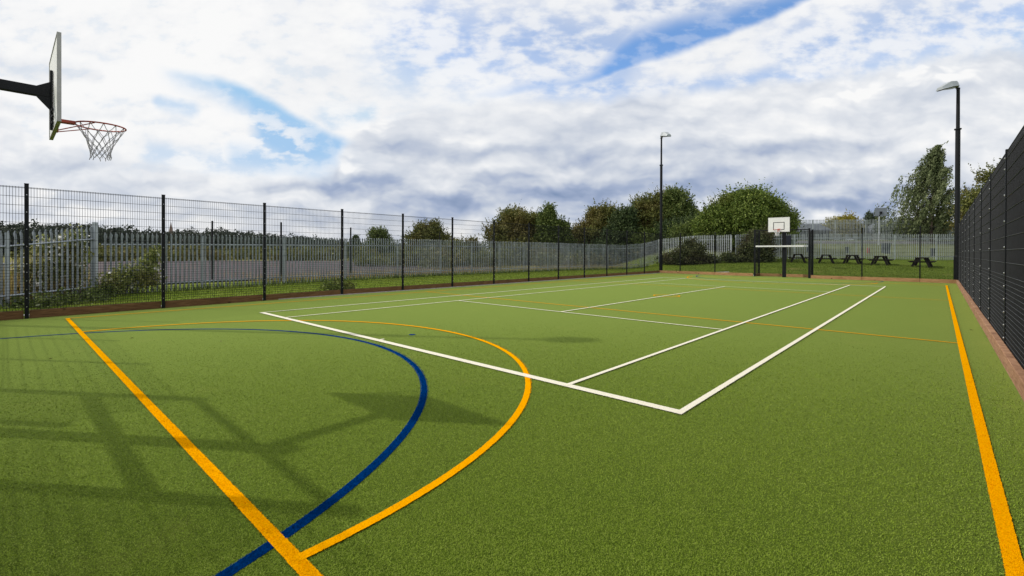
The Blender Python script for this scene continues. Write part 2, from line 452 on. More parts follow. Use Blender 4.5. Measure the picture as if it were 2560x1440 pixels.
# ------------------------------------------------------------------ court markings
def wob(n, amp): return rng.normal(0, amp, n)
def line(name, pts, w, mat, z, step=0.010, fuzz=0.0013):
    """A painted line: a ribbon along pts with the ragged edge that turf fibres give it."""
    pts = [np.array(q, float) for q in pts]
    seg = [np.linalg.norm(b - a) for a, b in zip(pts[:-1], pts[1:])]
    tot = sum(seg); n = max(2, int(tot / step))
    s = np.linspace(0, tot, n + 1); cum = np.concatenate([[0], np.cumsum(seg)])
    P = np.array([[np.interp(q, cum, [k[i] for k in pts]) for i in (0, 1)] for q in s]) if len(pts) < 4 else \
        np.stack([np.interp(s, cum, [k[i] for k in pts]) for i in (0, 1)], 1)
    T = np.gradient(P, axis=0); T /= np.linalg.norm(T, axis=1)[:, None]; Nn = np.stack([-T[:, 1], T[:, 0]], 1)
    L = P + Nn * (w / 2 + wob(n + 1, fuzz))[:, None]; R = P - Nn * (w / 2 + wob(n + 1, fuzz))[:, None]
    v = np.zeros((n + 1, 2, 3)); v[:, 0, :2] = L; v[:, 1, :2] = R; v[:, :, 2] = z
    i = np.arange(n) * 2
    return v.reshape(-1, 3), np.stack([i + 1, i + 3, i + 2, i], 1)
MARKS = []
def lines(name, specs, mat, z0):
    MARKS.append((specs, mat))
    vs, fs, off = [], [], 0
    for k, (pts, w) in enumerate(specs):
        v, f = line(name, pts, w, mat, z0 + 0.00025 * k); vs.append(v); fs.append(f + off); off += len(v)
    o = np_mesh(name, np.concatenate(vs), np.concatenate(fs), mat); tag(o, kind='structure'); return o
def arc(cx, cy, r, a0, a1, n=160):
    return [(cx + r * math.cos(a), cy + r * math.sin(a)) for a in np.linspace(math.radians(a0), math.radians(a1), n)]
D, S_ = 5.485, 4.115
lines('tennis_markings', [
    ([(-D - .035, .03), (D + .035, .03)], .115), ([(-D, 23.77), (D, 23.77)], .085),
    ([(-D, 0), (-D, 23.77)], .06), ([(D, 0), (D, 23.77)], .068),
    ([(-S_, 0), (-S_, 23.77)], .055), ([(S_, 0), (S_, 23.77)], .06),
    ([(-S_, 5.485), (S_, 5.485)], .055), ([(-S_, 18.285), (S_, 18.285)], .055),
    ([(0, 5.485), (0, 18.285)], .055), ([(0, 0.04), (0, 0.16)], .055), ([(0, 23.61), (0, 23.73)], .055)], M['line_white'], 0.0125)
yl = -3.46
lines('netball_markings', [
    ([(-7.625, yl), (7.64, yl)], .075), ([(-7.625, 27.1), (7.63, 27.1)], .075),
    ([(-7.625, yl), (-7.625, 27.1)], .06), ([(7.64, yl), (7.63, 27.1)], .075),
    ([(-7.6, 6.86), (7.6, 6.86)], .05), ([(-7.6, 16.98), (7.6, 16.98)], .05),
    (arc(0, yl, 4.94, 0, 180), .065), (arc(0, 27.1, 4.94, 180, 360), .065), (arc(0, 11.95, .45, 0, 360), .05)], M['line_yellow'], 0.008)
lines('football_markings', [
    (arc(-.03, -5.26, 5.06, 0, 180, 240), .075), (arc(-.03, 29.03, 5.06, 180, 360, 240), .075)], M['line_blue'], 0.004)
m = MB()
for yy in (0.80, 23.0):
    q = [(-.05 + .065 * math.cos(a), yy + .065 * math.sin(a), .0045) for a in np.linspace(0, 2 * math.pi, 24, endpoint=False)]
    m.add(q, [tuple(range(24))])
tag(m.build('penalty_spots', M['line_blue']), kind='structure')

# standing fibres of the artificial turf where one can see them singly (nearest the camera's end of the court)
def turf_pile():
    n = 1250000
    th = rng.uniform(-.95, .95, n); u = rng.random(n)
    r = np.where(rng.random(n) < .19, np.sqrt(1.7 ** 2 + u * (3.0 ** 2 - 1.7 ** 2)), (3.0 ** .5 + u * (11.5 ** .5 - 3.0 ** .5)) ** 2)
    k = rng.random(n) < 1 - sst(r, 4.0, 11.5); th, r = th[k], r[k]
    yaw_ = -.7417 + th
    x = 7.353 + np.sin(yaw_) * r; y = -4.467 + np.cos(yaw_) * r
    k = (x > -8.6) & (x < 8.0) & (y > -5.2); x, y, r = x[k], y[k], r[k]
    n = len(x); mi = np.zeros(n, np.int32)
    for code, (specs, mat) in ((3, MARKS[2]), (2, MARKS[1]), (1, MARKS[0])):      # blue, then yellow, then white on top
        for pts, w in specs:
            P_ = np.array(pts, float)
            if len(P_) > 2:                                   # arc: centre and radius from its end points and middle
                mid = P_[len(P_) // 2]; c = np.array([mid[0], P_[0][1]]) if abs(P_[0][1] - P_[-1][1]) < 1e-6 and np.linalg.norm(P_[0] - P_[-1]) > .5 else P_.mean(0)
                R_ = np.linalg.norm(P_[0] - c); d = np.abs(np.hypot(x - c[0], y - c[1]) - R_)
                if np.linalg.norm(P_[0] - P_[-1]) > .5: d = np.where((y - c[1]) * np.sign(mid[1] - c[1]) < 0, 9, d)
            else:
                a, b = P_; ab = b - a; t = ((x - a[0]) * ab[0] + (y - a[1]) * ab[1]) / (ab @ ab)
                d = np.where((t < 0) | (t > 1), 9, np.hypot(x - a[0] - t * ab[0], y - a[1] - t * ab[1]))
            mi[d < w / 2] = code
    sc_ = np.maximum(1, r / 3.0) ** .5
    az = rng.uniform(0, 2 * np.pi, n); tilt = np.minimum(rng.uniform(.65, 1.35, n) + .22 * sst(r, 4, 10), 1.42); ln = rng.uniform(.0052, .0092, n) * sc_; wd = rng.uniform(.0011, .0020, n) * sc_
    side = np.stack([-np.sin(az), np.cos(az), 0 * az], 1) * wd[:, None]
    up = np.stack([np.cos(az) * np.sin(tilt), np.sin(az) * np.sin(tilt), np.cos(tilt)], 1) * ln[:, None]
    base = np.stack([x, y, np.where(mi > 0, .006, .0005)], 1)
    v = np.stack([base - side, base + side, base + up + side * .55, base + up - side * .55], 1)
    o = np_mesh('turf_pile', v.reshape(-1, 3), np.arange(n * 4).reshape(n, 4), M['pile'])
    for q in ('line_white', 'line_yellow', 'line_blue'): o.data.materials.append(M[q])
    o.data.polygons.foreach_set('material_index', mi)
    tag(o, 'short standing fibres of the artificial turf and its inlaid lines', 'turf', kind='stuff')
turf_pile()

# ------------------------------------------------------------------ welded mesh fences
BOLT = MB(); BOLT.tube((0, 0, 0), (0.012, 0, 0), 0.013, 0.010, 6); BOLT_ME = None
def bolt(parent, pos, rz):
    global BOLT_ME
    if BOLT_ME is None:
        o = BOLT.build('clip_bolt', M['bolt'], parent); BOLT_ME = o.data
    else:
        o = bpy.data.objects.new('clip_bolt', BOLT_ME); COL.objects.link(o); o.parent = parent
    o.location = pos; o.rotation_euler = (0, 0, rz)
    return o
def prism(vs, fs, p0, p1, r):
    """many square prisms at once; p0,p1 (N,3)"""
    p0 = np.asarray(p0, float); p1 = np.asarray(p1, float)
    d = p1 - p0; d /= np.linalg.norm(d, axis=1)[:, None]
    ref = np.where(np.abs(d[:, 2:3]) > .9, np.array([[1., 0, 0]]), np.array([[0, 0, 1.]]))
    u = np.cross(d, ref); u /= np.linalg.norm(u, axis=1)[:, None]; w = np.cross(d, u)
    rr = np.broadcast_to(np.asarray(r, float), (len(p0),))[:, None]
    c = np.stack([p + (u * a + w * b) * rr for p in (p0, p1) for a, b in ((1, 0), (0, 1), (-1, 0), (0, -1))], 1)
    o = sum(len(q) for q in vs)
    base = (o + np.arange(len(p0)) * 8)[:, None, None]
    k = np.array([[i, (i + 1) % 4, 4 + (i + 1) % 4, 4 + i] for i in range(4)])[None]
    vs.append(c.reshape(-1, 3)); fs.append((base + k).reshape(-1, 4))
def panel(root, loc, a, b, z0, z1, mat, off, vs_step=0.05, low_top=1.27, r_v=0.0036, r_h=0.0040, low=0.0667, drop=0.0):
    a = np.array(a, float); b = np.array(b, float); L = np.linalg.norm(b - a); d = (b - a) / L
    n = max(1, int(L / vs_step))
    t = (np.arange(n + 1) + .5) * L / (n + 1)
    q = a[None] + d[None] * t[:, None]
    p0 = np.column_stack([q, np.full(len(q), z0)]); p1 = np.column_stack([q, np.full(len(q), z1)])
    vs, fs = [], []
    prism(vs, fs, p0, p1, r_v)
    nd = np.array([-d[1], d[0]]) * (r_v + r_h)
    zs = list(np.arange(z0 + .03, low_top, low)) + list(np.arange(low_top + .17, z1, 0.2)) + [z1 - .012]
    zs = np.array(zs)
    for sgn in (1, -1):
        A = a + nd * sgn; B = b + nd * sgn
        prism(vs, fs, np.column_stack([np.full(len(zs), A[0]), np.full(len(zs), A[1]), zs]),
              np.column_stack([np.full(len(zs), B[0]), np.full(len(zs), B[1]), zs]), r_h)
    return np_mesh('wire_panel', np.concatenate(vs), np.concatenate(fs), mat, root, loc)
def fence_post(root, loc, x, y, h, rz, w=0.075, dpt=0.06, z0=-.1, bolts=None, bz=None):
    m = MB(); m.box((0, 0, (h + z0) / 2), (dpt, w, h - z0), 0, .006)
    m.box((0, 0, h + .008), (dpt + .006, w + .006, .016))
    o = m.build('post', M['black_steel'], root); o.location = (x - loc[0], y - loc[1], -loc[2]); o.rotation_euler = (0, 0, rz)
    if bolts:
        for z in bz: bolt(o, (bolts * (dpt / 2 + .001), 0, z), 0 if bolts > 0 else math.pi)
    return o
def kick_board(root, loc, a, b, off, h=.18, th=.05, mat='wood', z0=0.0):
    a = np.array(a, float); b = np.array(b, float); d = b - a; L = np.linalg.norm(d); d /= L
    nrm = np.array([-d[1], d[0]])
    c = (a + b) / 2 + nrm * off
    m = MB(); m.box((0, 0, 0), (L - .012, th, h), 0, .006)
    o = m.build('kick_board', M[mat], root)
    o.location = (c[0] - loc[0], c[1] - loc[1], z0 + h / 2 - loc[2] + random.uniform(-.004, .004)); o.rotation_euler = (0, random.uniform(-.0015, .0015), math.atan2(d[1], d[0]))
    return o
BZ = [0.28, 0.48, 0.68, 0.88, 1.08, 1.28, 1.68, 2.08, 2.48, 2.88]

# left side fence
LF = [(-8.3, -4.1), (-8.5, -1.47), (-8.65, 1.21), (-8.78, 3.92), (-8.8, 6.56), (-8.8, 9.19), (-8.8, 11.85), (-8.8, 14.49), (-8.8, 17.12),
      (-8.8, 19.79), (-8.8, 22.42), (-8.8, 25.09), (-8.8, 27.74), (-8.8, 30.32)]
LF = [(-8.25, -5.28)] + LF
loc = (-8.8, 12.0, 0)
root = thing('mesh_fence', 'long black weldmesh fence along the side of the court before the palisade', 'fence', loc)
for i, (x, y) in enumerate(LF):
    fence_post(root, loc, x, y, 3.13 if 0 < i < len(LF) - 1 else 3.1, 0, bolts=1 if i < 11 else None, bz=BZ)
for (a, b) in zip(LF[:-1], LF[1:]):
    aa = (a[0] - .034, a[1] + .0); bb = (b[0] - .034, b[1])
    panel(root, loc, aa, bb, 0.1, 3.07, M['black_wire'], 0)
    kick_board(root, loc, (a[0], a[1] + .04), (b[0], b[1] - .04), .03, .19)

# far end fence (left and right of the goal)
def far_pt(x): return (x, 30.3 + (x + 8.8) / 16.85 * -0.7)
loc = (0, 30.0, 0)
root = thing('mesh_fence', 'black weldmesh fence across the far end of the court before the picnic tables', 'fence', loc)
FF1 = [far_pt(x) for x in (-8.8, -7.14, -4.54, -1.95)]
FF2 = [far_pt(x) for x in (1.42, 4.0, 6.58, 8.06)]
for P, sk in ((FF1, (0, 3)), (FF2, (0, 3))):
    for i, (x, y) in enumerate(P):
        if i in sk: continue
        fence_post(root, loc, x, y + .03, 3.08, math.pi / 2, w=.062)
    for a, b in zip(P[:-1], P[1:]):
        panel(root, loc, (a[0], a[1] + .07), (b[0], b[1] + .07), .1, 3.04, M['black_wire'], 0, r_v=.0026)
        kick_board(root, loc, a, b, -.03, .20, mat='wood_sunlit')

# near end fence behind the camera: throws the wire shadows over the near turf
loc = (0, -5.28, 0)
root = thing('mesh_fence', 'black weldmesh fence across the near end of the court throwing wire shadows on the turf', 'fence', loc)
for P in ([(-8.25, -5.28), (-6.36, -5.28), (-3.84, -5.28), (-1.55, -5.28)], [(1.55, -5.28), (4.0, -5.28), (6.5, -5.28), (8.06, -5.28)]):
    for x, y in P[1:-1]: fence_post(root, loc, x, y, 3.05, math.pi / 2)
    for a, b in zip(P[:-1], P[1:]):
        panel(root, loc, (a[0], a[1] - .04), (b[0], b[1] - .04), .1, 3.02, M['black_wire'], 0, r_v=.0026)
        kick_board(root, loc, a, b, .03, .19)

# right side fence with its windbreak netting
RFY = [-5.28, -2.75, 0.2, 3.1, 5.99, 8.93, 11.71, 14.70, 17.62, 20.48, 23.31, 26.2, 29.62]
XR = 8.12
loc = (XR, 12.0, 0)
root = thing('mesh_fence', 'tall black weldmesh fence backed with opaque black netting beside the yellow sideline', 'fence', loc)
for i, y in enumerate(RFY):
    fence_post(root, loc, XR + .02, y, 3.22, math.pi, w=.06, dpt=.05, bolts=1, bz=BZ) if False else None
    m = MB(); m.box((0, 0, 1.545), (.05, .05, 3.29), 0, .005)
    o_ = m.build('post', M['black_steel'], root); o_.location = (XR + .005 - loc[0], y - loc[1], 0)
    if 2 <= i <= 10:
        for z in BZ + [3.05]: bolt(o_, (-.026, 0, z), math.pi)
for a, b in zip(RFY[:-1], RFY[1:]):
    panel(root, loc, (XR - .002, a + .03), (XR - .002, b - .03), .14, 3.16, M['shiny_wire'], 0, r_v=.0022, r_h=.0042)
    # netting: a cloth with slack between the posts, its top edge dipping
    n, k = 14, 10
    vs = []
    for j in range(k + 1):
        for i in range(n + 1):
            t = i / n; z = .16 + (3.19 - .09 * math.sin(math.pi * t) - .16) * j / k if j == k else .16 + 3.03 * j / k
            z = min(z, 3.19 - .07 * math.sin(math.pi * t))
            sag = .018 + .02 * math.sin(math.pi * t) * (0.5 + .5 * math.sin(j * 1.7 + a))
            vs.append((XR + .012 + sag, a + (b - a) * t, z))
    m = MB(); m.add(vs, [(j * (n + 1) + i, j * (n + 1) + i + 1, (j + 1) * (n + 1) + i + 1, (j + 1) * (n + 1) + i) for j in range(k) for i in range(n)])
    o_ = m.build('windbreak_netting', M['netting'], root, loc, smooth=True)
yy = -5.2
while yy < 29.3:                                       # weathered sleepers along the foot of the fence
    L = random.choice((1.2, 1.8, 2.4)); L = min(L, 29.45 - yy)
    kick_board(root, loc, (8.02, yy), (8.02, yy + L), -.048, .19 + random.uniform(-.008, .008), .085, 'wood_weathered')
    yy += L

# ------------------------------------------------------------------ goals let into the end fences
def goal_recess(cx, yf, s, label):
    """s = +1: recess opens towards -y (far end); s = -1: near end."""
    loc = (cx, yf, 0)
    root = thing('goal_recess', label, 'goal', loc, 0, 'goal recesses in the end fences')
    hw = 1.58; yr = yf + s * 1.02
    for sx in (-1, 1):
        for y, h, w in ((yf, 3.14, .10), (yr, 3.10, .09)):
            m = MB(); m.box((cx + sx * hw, y, h / 2 - .05), (w, w, h + .1), 0, .006); m.box((cx + sx * hw, y, h + .012), (w + .01, w + .01, .02))
            m.build('goal_post', M['black_steel'], root, loc)
        panel(root, loc, (cx + sx * hw, yf + s * .05), (cx + sx * hw, yr - s * .045), .1, 3.04, M['black_wire'], 0, low_top=3.0)
        kick_board(root, loc, (cx + sx * (hw - .02), min(yf, yr) + .05), (cx + sx * (hw - .02), max(yf, yr) - .05), 0, .19, .05)
    panel(root, loc, (cx - hw + .045, yr), (cx + hw - .045, yr), .1, 3.0, M['black_wire'], 0, r_v=.0026)
    kick_board(root, loc, (cx - hw + .05, yr - s * .05), (cx + hw - .05, yr - s * .05), 0, .19, mat='wood_sunlit' if s > 0 else 'wood')
    m = MB(); m.box((cx, yf, 2.03), (2 * hw - .10, .09, .10), 0, .01); m.build('crossbar', M['white_paint'], root, loc)
    m = MB(); m.box((cx, yf, 3.09), (2 * hw - .10, .06, .06), 0, .006); m.build('top_rail', M['black_steel'], root, loc)
    return root
goal_recess(-.27, 29.93, 1, 'black steel goal recess with white crossbar at the far end below the backboard')
goal_recess(0.0, -5.28, -1, 'black steel goal recess at the near end below the overhanging backboard')

# ------------------------------------------------------------------ basketball hoops
def hoop(cx, yb, ypost, s, label, net_mat, zb=0.0, board=(1.2, .9), grey=False, pw=.14):
    """board face at yb looking towards -s*y ; post at ypost."""
    loc = (cx, ypost, zb)
    root = thing('basketball_hoop', label, 'basketball hoop', loc, 0, 'basketball hoops round the courts')
    W_, Hb = board; z0 = zb + 2.93; z1 = z0 + Hb
    m = MB(); m.box((cx, ypost, (zb + 1.75)), (pw, .14, 3.5), 0, .008); m.box((cx, ypost, zb + 3.51), (pw + .02, .16, .03))
    m.build('support_post', M['black_steel'] if not grey else M['galvanised_post'], root, loc)
    yb_back = yb + s * .03
    m = MB(); za = zb + 3.335
    m.box((cx, (ypost - s * .07 + yb_back + s * .024) / 2, za), (.075, abs(ypost - yb_back) - .07 - .024, .105), 0, .005)
    # tapered gusset between arm and mounting channel
    gy0, gy1 = yb_back + s * .13, yb_back + s * .024
    for sx in (-.03, .03):
        m.add([(cx + sx - .004, gy0, za + .0525), (cx + sx - .004, gy1, za + .12), (cx + sx - .004, gy1, za - .18), (cx + sx - .004, gy0, za - .0525),
               (cx + sx + .004, gy0, za + .0525), (cx + sx + .004, gy1, za + .12), (cx + sx + .004, gy1, za - .18), (cx + sx + .004, gy0, za - .0525)],
              [(0, 1, 2, 3), (7, 6, 5, 4), (0, 4, 5, 1), (1, 5, 6, 2), (2, 6, 7, 3), (3, 7, 4, 0)])
    m.build('arm', M['black_steel'], root, loc)
    m = MB(); m.box((cx, yb_back + s * .012, zb + 3.26), (.06, .024, .66), 0, .004)
    for zz in (3.0, 3.07, 3.14): m.box((cx, yb_back + s * .008, zb + zz), (.26, .012, .018))
    m.build('mounting_channel', M['black_steel'], root, loc)
    m = MB(); m.box((cx, yb + s * .015, (z0 + z1) / 2), (W_, .022, Hb), 0, .003)
    bd = m.build('backboard', M['white_paint'] if not grey else M['board_back'], root, loc)
    if not grey:
        m = MB(); yb2 = yb + s * .015; t_ = .03
        for a_ in (-1, 1): m.box((cx + a_ * (W_ / 2 + .003), yb2, (z0 + z1) / 2), (.012, t_ + .004, Hb + .02))
        for zz in (z0 - .006, z1 + .006): m.box((cx, yb2, zz), (W_ - .001, t_ + .004, .012))
        e_ = m.build('edge_trim', M['board_edge'], bd); e_.location = -Vector(loc)
        m = MB(); yy = yb + s * .002
        for zz in (z0 + .14, z0 + .59): m.box((cx, yy, zz), (.63, .006, .035))
        for a_ in (-1, 1): m.box((cx + a_ * .298, yy, z0 + .365), (.035, .006, .416))
        e_ = m.build('target_square', M['black_steel'], bd); e_.location = -Vector(loc)
    # ring, shank, braces
    rc = np.array([cx, yb - s * .375, zb + 3.05]); R_ = .229
    m = MB(); n = 40
    pts = [rc + np.array([R_ * math.cos(a), R_ * math.sin(a), 0]) for a in np.linspace(0, 2 * math.pi, n + 1)]
    m.path(pts, [.0085] * (n + 1), 8)
    m.build('ring', M['orange_steel'], root, loc, smooth=True)
    m = MB(); m.box((cx, yb - s * .075, zb + 3.045), (.10, .15, .03)); m.box((cx, yb - s * .006, zb + 3.02), (.14, .012, .2))
    for a_ in (-1, 1): m.tube((cx + a_ * .06, yb - s * .012, zb + 2.93), (cx + a_ * .205, yb - s * .30, zb + 3.045), .0055, n=6)
    m.build('ring_bracket', M['orange_steel'], root, loc)
    # net: loops hung from the ring, crossing into diamonds and narrowing
    m = MB(); K = 12; rows = [(0.0, .226), (-.09, .178), (-.165, .132), (-.225, .108), (-.275, .097), (-.32, .094), (-.355, .099)]
    rr = random.Random(int(abs(yb) * 10))
    nodes = []
    for j, (dz, r_) in enumerate(rows):
        nodes.append([rc + np.array([(r_ + rr.uniform(-.006, .006)) * math.cos(2 * math.pi * (i + .5 * (j % 2)) / K), (r_ + rr.uniform(-.006, .006)) * math.sin(2 * math.pi * (i + .5 * (j % 2)) / K), dz + (rr.uniform(-.012, .012) if j else 0)]) for i in range(K)])
    rad = .0032 if not grey and yb < 0 else .006
    for j in range(len(rows) - 1):
        for i in range(K):
            a_ = nodes[j][i]
            for q in ((i, i - 1) if j % 2 == 0 else (i, i + 1)):
                b_ = nodes[j + 1][q % K]; mid_ = (a_ + b_) / 2 + np.array([0, 0, -.008])
                m.path([a_, mid_, b_], [rad * 1.3, rad, rad * 1.3], 4)
    for i in range(K):                       # frayed ends below the last knots
        a_ = nodes[-1][i]; m.tube(a_, a_ + np.array([rr.uniform(-.015, .015), rr.uniform(-.015, .015), -.035]), rad * 1.4, rad, 4)
    m.build('net', net_mat, root, loc)
    return root
hoop(0.03, -4.06, -5.42, -1, 'basketball hoop seen from behind its white backboard, on a black arm', M['net_cord'])
hoop(-.12, 28.62, 30.09, 1, 'basketball hoop with black target square above the white crossbar', M['net_white'], pw=.21)

# the second court's hoop up the bank, seen from behind
def bank_hoop():
    x, y = 2.72, 59.2; zg = H(x, y); loc = (x, y, zg)
    root = thing('basketball_hoop', 'grey basketball backboard seen from behind on a thin pole beyond the upper palisade', 'basketball hoop', loc, .28, 'basketball hoops round the courts')
    m = MB(); m.tube((-.25, -.55, -.1), (-.25, -.55, 3.0), .06, .05, 10); m.build('support_post', M['galvanised_post'], root)
    m = MB(); m.tube((-.25, -.55, 2.98), (0, -.04, 3.42), .05, .05, 8); m.box((0, -.04, 3.42), (.22, .06, .26)); m.build('arm', M['black_steel'], root)
    m = MB(); w = .53
    q = [(-w, 3.10), (-w * .25, 3.02), (w * .35, 3.02), (w, 3.10), (w, 3.95), (-w, 3.95)]
    m.add([(a, -.005, b) for a, b in q] + [(a, .02, b) for a, b in q], [(0, 1, 2, 3, 4, 5), (11, 10, 9, 8, 7, 6)] + [(i, i + 6, (i + 1) % 6 + 6, (i + 1) % 6) for i in range(6)])
    m.build('backboard', M['grey_roof'], root)
bank_hoop()

# ------------------------------------------------------------------ lamp posts
def lamp(x, y, top, step, label, r0, r1, aim):
    root = thing('lamp_post', label, 'lamp post', (x, y, 0), 0, 'lamp posts at the far corners')
    m = MB(); m.tube((0, 0, -.1), (0, 0, 1.4), r0 * 1.25, r0 * 1.25, 14); m.tube((0, 0, 1.4), (0, 0, 1.5), r0 * 1.25, r0, 14); m.tube((0, 0, 1.5), (0, 0, step), r0, r0 * .93, 14)
    m.build('lower_column', M['black_steel'], root)
    m = MB(); m.tube((0, 0, step - .03), (0, 0, step + .03), r0 * 1.35, r0 * 1.35, 14); m.build('collar', M['black_steel'], root)
    m = MB(); m.tube((0, 0, step + .03), (0, 0, top), r1, r1 * .9, 12); m.box((0, 0, top + .02), (.16, .16, .04)); m.build('upper_column', M['black_steel'], root)
    ca, sa = math.cos(aim), math.sin(aim)
    def rt(p): return (p[0] * ca - p[1] * sa, p[0] * sa + p[1] * ca, p[2] + top)
    # bracket under the head
    m = MB(); m.add([rt(q) for q in [(-.06, -.05, .03), (.34, -.05, .07), (.34, .05, .07), (-.06, .05, .03), (-.06, -.05, .08), (.34, -.05, .13), (.34, .05, .13), (-.06, .05, .08)]],
                    [(3, 2, 1, 0), (4, 5, 6, 7), (0, 1, 5, 4), (1, 2, 6, 5), (2, 3, 7, 6), (3, 0, 4, 7)])
    m.tube(rt((-.02, 0, .16)), rt((.16, 0, .2)), .02, .02, 6)
    m.build('bracket', M['black_steel'], root)
    # wedge shaped head: flat tilted glass below, hipped shell above
    prof = [(.10, .15, .11, .32), (.28, .25, .10, .38), (.68, .29, .02, .33), (1.20, .20, -.12, .02)]
    vs = []
    for (d_, w_, zb_, zt_) in prof:
        vs += [rt((d_, -w_, zb_)), rt((d_, w_, zb_)), rt((d_, w_ * .62, zt_)), rt((d_, -w_ * .62, zt_))]
    fs = [(0, 1, 2, 3), (15, 14, 13, 12)]
    for k in range(3):
        a_, b_ = 4 * k, 4 * k + 4
        fs += [(a_ + 1, b_ + 1, b_ + 2, a_ + 2), (a_ + 2, b_ + 2, b_ + 3, a_ + 3), (a_ + 3, b_ + 3, b_, a_)]
    m = MB(); m.add(vs, fs); hd = m.build('lamp_head', M['lamp_grey'], root)
    m = MB(); g = [(.18, .19, .088), (.68, .27, .012), (1.15, .195, -.118)]; vs = []
    for d_, w_, z_ in g: vs += [rt((d_, -w_, z_)), rt((d_, w_, z_)), rt((d_, w_ * .8, z_ - .035)), rt((d_, -w_ * .8, z_ - .035))]
    m.add(vs, [(0, 1, 2, 3), (11, 10, 9, 8)] + [f for k in (0, 4) for f in ((k + 1, k + 5, k + 6, k + 2), (k + 2, k + 6, k + 7, k + 3), (k + 3, k + 7, k + 4, k))])
    m.build('lamp_glass', M['lamp_glass'], hd)
lamp(-8.74, 30.40, 10.55, 8.45, 'black lamp post in front of the turning trees, its head tipped to the right', .105, .07, math.radians(-38))
lamp(8.07, 30.35, 10.45, 8.3, 'black lamp post beside the weeping birch, its wide grey head over the court', .115, .085, math.radians(-128))
lamp(-8.6, -5.45, 10.5, 8.4, 'black lamp post outside the near left corner, throwing a long thin shadow over the court', .105, .07, math.radians(40))

# ------------------------------------------------------------------ palisade fences
def palisade(label, pts, tops, bay=3.0, pitch=.162, post_mat='galvanised_post', w=.068, cat_group='palisade fences', ends=True, tall=None, skip_first=False, face=-1, seed=1, pale_mat='galvanised', pw=.08):
    """pts: ground line (polyline); tops: height of the tips above the ground at each point."""
    pts = [np.array(q, float) for q in pts]
    c = sum(pts) / len(pts); loc = (c[0], c[1], H(*c))
    root = thing('palisade_fence', label, 'fence', loc, 0, cat_group)
    r_ = random.Random(seed)
    for (a, b, ta, tb) in zip(pts[:-1], pts[1:], tops[:-1], tops[1:]):
        L = np.linalg.norm(b - a); d = (b - a) / L; nb = max(1, round(L / bay)); nrm = np.array([-d[1], d[0]]) * face
        for k in range(nb):
            q0 = a + (b - a) * k / nb; q1 = a + (b - a) * (k + 1) / nb
            t0 = ta + (tb - ta) * k / nb; t1 = ta + (tb - ta) * (k + 1) / nb
            npale = int(round(L / nb / pitch)); vs, fs = [], []
            for i in range(npale):
                f = (i + .5) / npale; q = q0 + (q1 - q0) * f; h = t0 + (t1 - t0) * f + r_.uniform(-.008, .008)
                zg = H(*q); z0 = zg + .04; zt = zg + h
                lean = r_.uniform(-.006, .006)
                rows = [(z0, 1, 0), (zt - .20, 1, 0), (zt - .13, 1.32, .010), (zt - .055, 1.22, .020), (zt, .18, .006)]
                prof = [(-.5, .012), (-.22, -.008), (0, .010), (.22, -.008), (.5, .012)]
                o_ = len(vs)
                for ri, (z, sw, fl) in enumerate(rows):
                    for px, pd in prof:
                        zz = z
                        if ri == 3: zz = z - (.03 if abs(px) > .3 else 0) + (.02 if px == 0 else 0)
                        along = px * w * sw + lean * (z - z0); dep = pd * 1.5 + fl + .035
                        xy = q + d * along + nrm * dep
                        vs.append((xy[0], xy[1], zz))
                for ri in range(4):
                    for ci in range(4):
                        fs.append((o_ + ri * 5 + ci, o_ + ri * 5 + ci + 1, o_ + ri * 5 + 6 + ci, o_ + ri * 5 + 5 + ci))
            np_mesh('pale_panel', vs, fs, M[pale_mat], root, loc)
            for hz in (.32, None):
                m = MB()
                z0 = H(*q0) + (hz if hz else t0 - .42); z1 = H(*q1) + (hz if hz else t1 - .42)
                m.tube((q0[0], q0[1], z0), (q1[0], q1[1], z1), .026, .026, 4)
                m.build('rail', M['galvanised'], root, loc)
    # posts
    seen = []
    for (a, b, ta, tb) in zip(pts[:-1], pts[1:], tops[:-1], tops[1:]):
        L = np.linalg.norm(b - a); nb = max(1, round(L / bay))
        for k in range(nb + 1):
            q = a + (b - a) * k / nb
            if any(np.linalg.norm(q - s_) < .5 for s_ in seen): continue
            if skip_first and not seen: seen.append(q); continue
            seen.append(q); h = ta + (tb - ta) * k / nb - .05; zg = H(*q)
            if tall and np.linalg.norm(q - np.array(tall[0])) < .4: h = tall[1]
            m = MB(); ww = pw if not (tall and np.linalg.norm(q - np.array(tall[0])) < .4) else .15
            nn = (b - a) / L; ang = math.atan2(nn[1], nn[0])
            m.box((q[0], q[1], zg + h / 2 - .1), (ww, ww * .6, h + .2), ang)
            m.build('post', M[post_mat], root, loc)
    return root
palisade('short palisade run slanting from the tall corner post to the left frame edge', [(-13.66, -2.37), (-11.2, -4.4), (-8.9, -6.3)], [2.36, 2.08, 1.95], bay=2.75, tall=((-13.66, -2.37), 2.5), seed=2, pitch=.205)
palisade('long palisade fence running beside the court between grass strip and gravel yard', [(-13.72, -2.2), (-14.7, 1.0), (-16.3, 8.0), (-16.9, 15), (-16.55, 23), (-16.2, 28.5), (-15.2, 33.2), (-13.75, 36.9), (-13.4, 39.6)],
         [2.17, 2.22, 2.30, 2.36, 2.34, 2.34, 2.28, 2.33, 2.35], bay=3.1, seed=3, skip_first=True, pw=.07)
palisade('palisade run behind the brambles at the far left corner of the court', [(-13.3, 39.7), (-6.5, 40.0)], [2.4, 2.35], bay=2.75, seed=4, pale_mat='galvanised_skylit', post_mat='galvanised_skylit')
